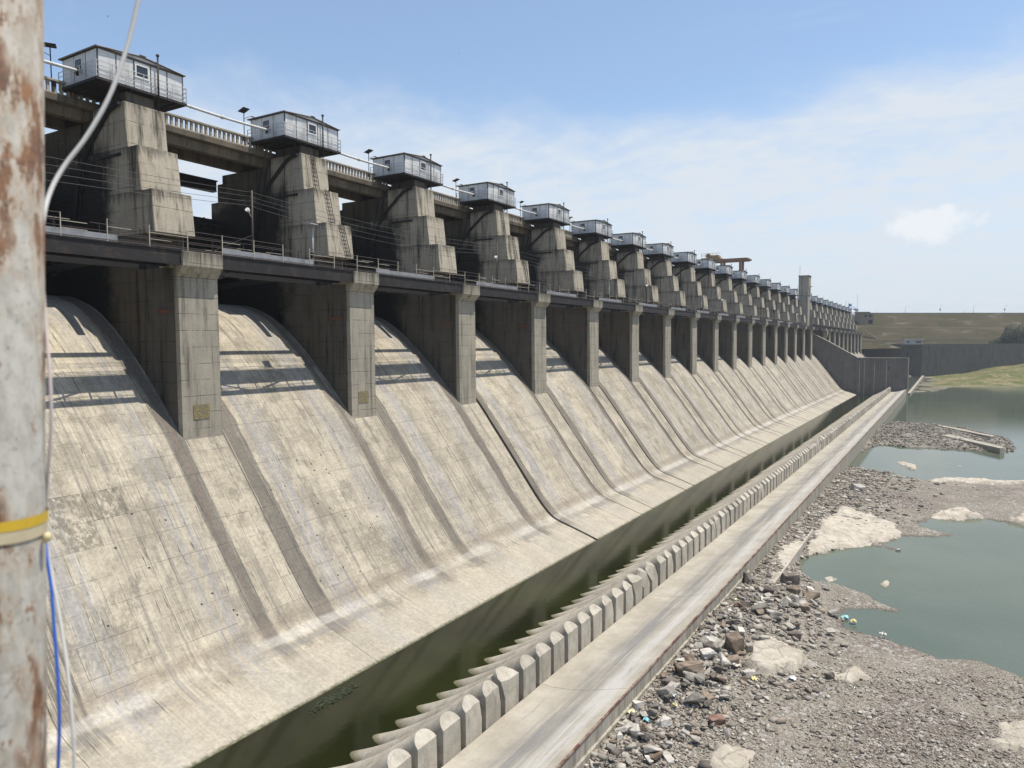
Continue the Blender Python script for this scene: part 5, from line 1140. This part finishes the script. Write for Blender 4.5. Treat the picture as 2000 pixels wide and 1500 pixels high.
# blue-roofed hall and tan building at the end of the dam
p = depthpt(1660, 612, 446); e = tag(empty('blue_roof_hall', (p.x, p.y, 17.6)), 'white round hall with blue domed roof behind the last gate houses', 'building')
b = MB(); b.tube([(0,0,-4),(0,0,3.0)], 4.6, 8); put('wall', b.mesh('wall', M['white']), e)
b = MB(); b.tube([(0,0,3.02),(0,0,3.3),(0,0,5.2),(0,0,5.5)], [5.0,4.9,1.4,0.9], 8); r_ = put('roof', b.mesh('roof', M['blue']), e); b = MB(); b.tube([(0,0,5.5),(0,0,6.8)], 0.9, 8); put('lantern', b.mesh('lantern', M['blue']), r_)
for q, x in enumerate((1652, 1657, 1674)):
    pp_ = depthpt(x, 612, 440+3*q); b = MB(); b.tube([(0,0,-3),(0,0,(8,8,12.5)[q])], .06, 5); tag(put('radio_mast', b.mesh('radio_mast', M['steel']), None, (pp_.x, pp_.y, 18)), 'thin radio mast near the blue roofed hall, %s from the left' % ORD[q], 'mast', 'radio masts')
p = depthpt(1690, 622, 436); e = tag(empty('tan_building', (p.x, p.y, 10)), 'tan flat-roofed building on piles at the end of the dam', 'building'); e.rotation_euler = (0,0,YAW); e.scale = (.8,.8,.8)
b = MB(); b.box(-6,4.4,-4,4,0,9.6); put('wall', b.mesh('wall', M['tan']), e)
b = MB(); b.box(-6.6,1.4,-4.5,4.5,10.3,11.1); b.box(-6,1,-3.6,3.6,9.6,10.3); put('roof', b.mesh('roof', M['tan']), e)
b = MB(); b.box(1.4,4.6,-4.3,4.2,9.62,10.2); put('parapet', b.mesh('parapet', M['tan']), e)
for x0, x1, z0, z1 in ((-2.6,-.9,7.2,8.8),(0.6,2.6,7.2,8.8),(0.5,3.6,1.0,5.0)): b = MB(); b.box(x0,x1,-4.06,-3.99,z0,z1); put('window', b.mesh('window', M['gate']), e)
# gantry crane on the road bridge
e = tag(empty('gantry_crane', (-55, 209, 16.9)), 'rusty orange gantry crane standing on the road bridge behind the huts', 'crane'); L = -e.location
b = MB(); b.box(-62,-49.6,208.2,208.9,23.3,24.1); b.box(-62,-49.6,211.1,211.8,23.3,24.1); b.prism([(-49.6,24.1),(-48.9,23.9),(-48.9,23.5),(-49.6,23.3)],208.2,211.8); put('bridge_beam', b.mesh('bridge_beam', M['orange']), e, L)
for x in (-51.3,-56.6):
    for y in (208.4,211.4): b = MB(); b.box(x-.3,x+.3,y-.25,y+.25,16.9,23.3); put('leg', b.mesh('leg', M['orange']), e, L)
b = MB(); b.box(-62.5,-57.0,208.3,211.7,24.1,24.6); b.tube([(-60.5,208.4,25.2),(-60.5,211.6,25.2)],0.7,12); b.box(-59.4,-57.6,208.8,211.2,24.6,25.3); h_ = put('hoist_trolley', b.mesh('hoist_trolley', M['yellowsteel']), e, L)
b = MB()
for x in np.arange(-62.4,-56.9,1.1): b.bar((x,208.3,24.6),(x,208.3,25.9),.07)
b.bar((-62.4,208.3,25.9),(-57,208.3,25.9),.07); b.bar((-62.4,208.3,25.3),(-57,208.3,25.3),.07); put('guard_rail', b.mesh('guard_rail', M['yellowsteel']), h_, (0,0,0))

# ================================================================== FOREGROUND POLE, TAPE, CABLES
b = MB(); b.box(-2.0,0.9,-1.8,1.3,-2.0,-1.65); tag(put('viewing_platform', b.mesh('viewing_platform', M['column'])), 'concrete viewing platform under the photographer, out of frame', 'platform')
PD = 0.92; pc = atD(-12, 760, PD); pr0 = 0.0655
k = NT('peeling_white_pole'); n1 = k.noise(19, 8, 0.78, (1,1,.36)); n2 = k.noise(48, 6, 0.75, (1,1,.6)); n3 = k.noise(6.5, 4, 0.6, (1,1,.5), (3,1,2.25))
col = k.mix(k.ramp(n2, 0.35, 0.65), (0.37,0.355,0.31), (0.52,0.505,0.455)); col = k.mix(k.mul(k.ramp(k.noise(75, 5, 0.7), 0.56, 0.66), 0.6), col, (0.22,0.205,0.175))
ru = k.mul(k.ramp(n1, 0.51, 0.57), k.ramp(n3, 0.43, 0.53)); halo = k.mul(k.ramp(n1, 0.42, 0.56), k.ramp(n3, 0.38, 0.54)); col = k.mix(k.mul(halo, 0.6), col, (0.42,0.25,0.115))
dot = k.ramp(k.noise(42, 5, 0.7, (1,1,.55), (2,2,2)), 0.60, 0.64); col = k.mix(k.mul(dot, 0.8), col, (0.24,0.11,0.05))
col = k.mix(k.mul(ru, 0.92), col, k.mix(k.ramp(n2, 0.35, 0.62), (0.27,0.115,0.045), (0.085,0.036,0.02)))
k.bump(k.add(n2, k.mul(ru, 1.5)), 0.5, 0.002); M['pole'] = k.done(col, 0.75)
pa, pb = atD(-27, 1500, PD), atD(-33, 0, PD); pax = (pa-pb).normalized()*-1.0       # the pole leans a few degrees
pbase = pa+pax*((-1.65-pa.z)/pax.z); pq = pax.to_track_quat('Z', 'Y')
e = tag(empty('rusty_pole', pbase), 'white painted rusty steel pole standing close at the left edge', 'pole'); e.rotation_mode = 'QUATERNION'; e.rotation_quaternion = pq
b = MB(); b.tube([(0,0,0),(0,0,1.0),(0,0,4.2)], pr0, 48); put('shaft', b.mesh('shaft', M['pole']), e)
def alen(y): q = atD(40, y, PD-0.05); return (q-pbase).dot(pax)
def ringtape(y0, y1, m_, name, r_):
    z0, z1 = alen(y1), alen(y0); b = MB(); n = 48
    for dr in (0, .0012):
        b.grid([[(math.cos(a)*(r_+dr), math.sin(a)*(r_+dr), z0-.0012*math.sin(3*a)), (math.cos(a)*(r_*1.003+dr), math.sin(a)*(r_*1.003+dr), z1+.0014*math.sin(2*a))] for a in [2*math.pi*q/n for q in range(n+1)]], True)
    return put(name, b.mesh(name, m_), e)
ringtape(1020, 1041, mat_plain('yellow_tape', (0.66,0.44,0.03), 0.45, 0, 0.15, 30, dirt=(0.45,0.30,0.06), dirtamt=0.4), 'yellow_tape', pr0+.0012)
ringtape(1036, 1066, mat_plain('cream_tape', (0.60,0.52,0.35), 0.5, 0, 0.15, 30, dirt=(0.40,0.33,0.2), dirtamt=0.4), 'cream_tape', pr0+.0005)
b = MB(); kp = atD(92, 1049, PD+0.01); b.tube([kp+Vector((-.006,0,-.006)), kp+Vector((.002,0,.0)), kp+Vector((.0,0,.006))], [.004,.0055,.003], 8)
ko = put('tape_knot', b.mesh('tape_knot', mat_plain('knot_tape', (0.66,0.56,0.30), 0.5)), e)
from mathutils import Matrix
ko.matrix_parent_inverse = (Matrix.Translation(pbase) @ pq.to_matrix().to_4x4()).inverted()
def cable(name, px, r_, c, label, metal=0):
    pts = [atD(x, y, d_) for x, y, d_ in px]; P = catmull([tuple(p) for p in pts], 8); b = MB(); b.tube([Vector(p) for p in P], r_, 10)
    tag(put(name, b.mesh(name, mat_plain(name+'_sheath'+str(len(bpy.data.objects)), c, 0.5, 0, 0.06))), label, 'cable')
cable('grey_cable', [(300,-140,1.16),(272,-10,1.15),(250,85,1.14),(215,185,1.12),(170,265,1.10),(125,325,1.08),(98,375,1.06),(84,430,1.04),(76,520,1.03)], 0.0033, (0.62,0.62,0.61), 'thick grey-white cable sweeping from the top to the pole')
cable('pink_wire', [(84,560,0.96),(90,640,0.95),(98,740,0.94),(100,830,0.94),(93,930,0.95),(88,1000,0.97)], 0.0021, (0.62,0.54,0.52), 'thin pale pink wire hanging beside the pole above the tape')
cable('blue_cable', [(89,1050,0.98),(92,1090,0.97),(100,1150,0.96),(106,1230,0.95),(112,1310,0.94),(116,1400,0.93),(113,1520,0.93),(110,1650,0.93)], 0.0021, (0.02,0.11,0.50), 'blue cable hanging below the yellow tape')
cable('white_cable', [(90,1050,0.99),(95,1095,0.98),(108,1160,0.97),(122,1240,0.96),(133,1320,0.95),(142,1420,0.94),(146,1520,0.94),(146,1650,0.94)], 0.0020, (0.66,0.65,0.62), 'white cable hanging below the yellow tape')

# birds
def bird(x, y, D, s_, label):
    b = MB(); b.tube([(-.5,0,0),(-.25,0,.02),(0.1,0,.03),(.4,0,.02),(.55,0,0)], [.02,.08,.1,.06,.01], 6)
    b.add([(0.2,0.05,.05),(0.1,0.5,.28),(-.1,.95,.18),(-.2,.5,.2),(-.2,.05,.04)], [(0,1,3,4),(1,2,3)]); b.add([(0.2,-0.05,.05),(0.1,-0.5,.28),(-.1,-.95,.18),(-.2,-.5,.2),(-.2,-.05,.04)], [(4,3,1,0),(3,2,1)])
    p = depthpt(x, y, D); o = put('bird', b.mesh('bird', M['birdm']), None, p, random.uniform(0,6), (s_,s_,s_)); tag(o, label, 'bird', 'birds in the sky')
bird(210, 32, 90, 0.32, 'small dark bird in the sky above the first gate house'); bird(896, 105, 120, 0.3, 'small dark bird in the sky right of centre')

# ------------------------------------------------------------------ thin haze in the valley air
b = MB(); b.box(-900, 1200, -300, 1300, -27, 33)
hm_ = bpy.data.materials.new('thin_haze'); hm_.use_nodes = True; hn = hm_.node_tree; hn.nodes.clear()
hv = hn.nodes.new('ShaderNodeVolumePrincipled'); ho = hn.nodes.new('ShaderNodeOutputMaterial'); hn.links.new(hv.outputs[0], ho.inputs['Volume'])
hv.inputs['Color'].default_value = (0.80, 0.87, 0.95, 1); hv.inputs['Density'].default_value = 0.0002; hv.inputs['Anisotropy'].default_value = 0.2
tag(put('haze', b.mesh('haze', hm_)), kind='stuff')
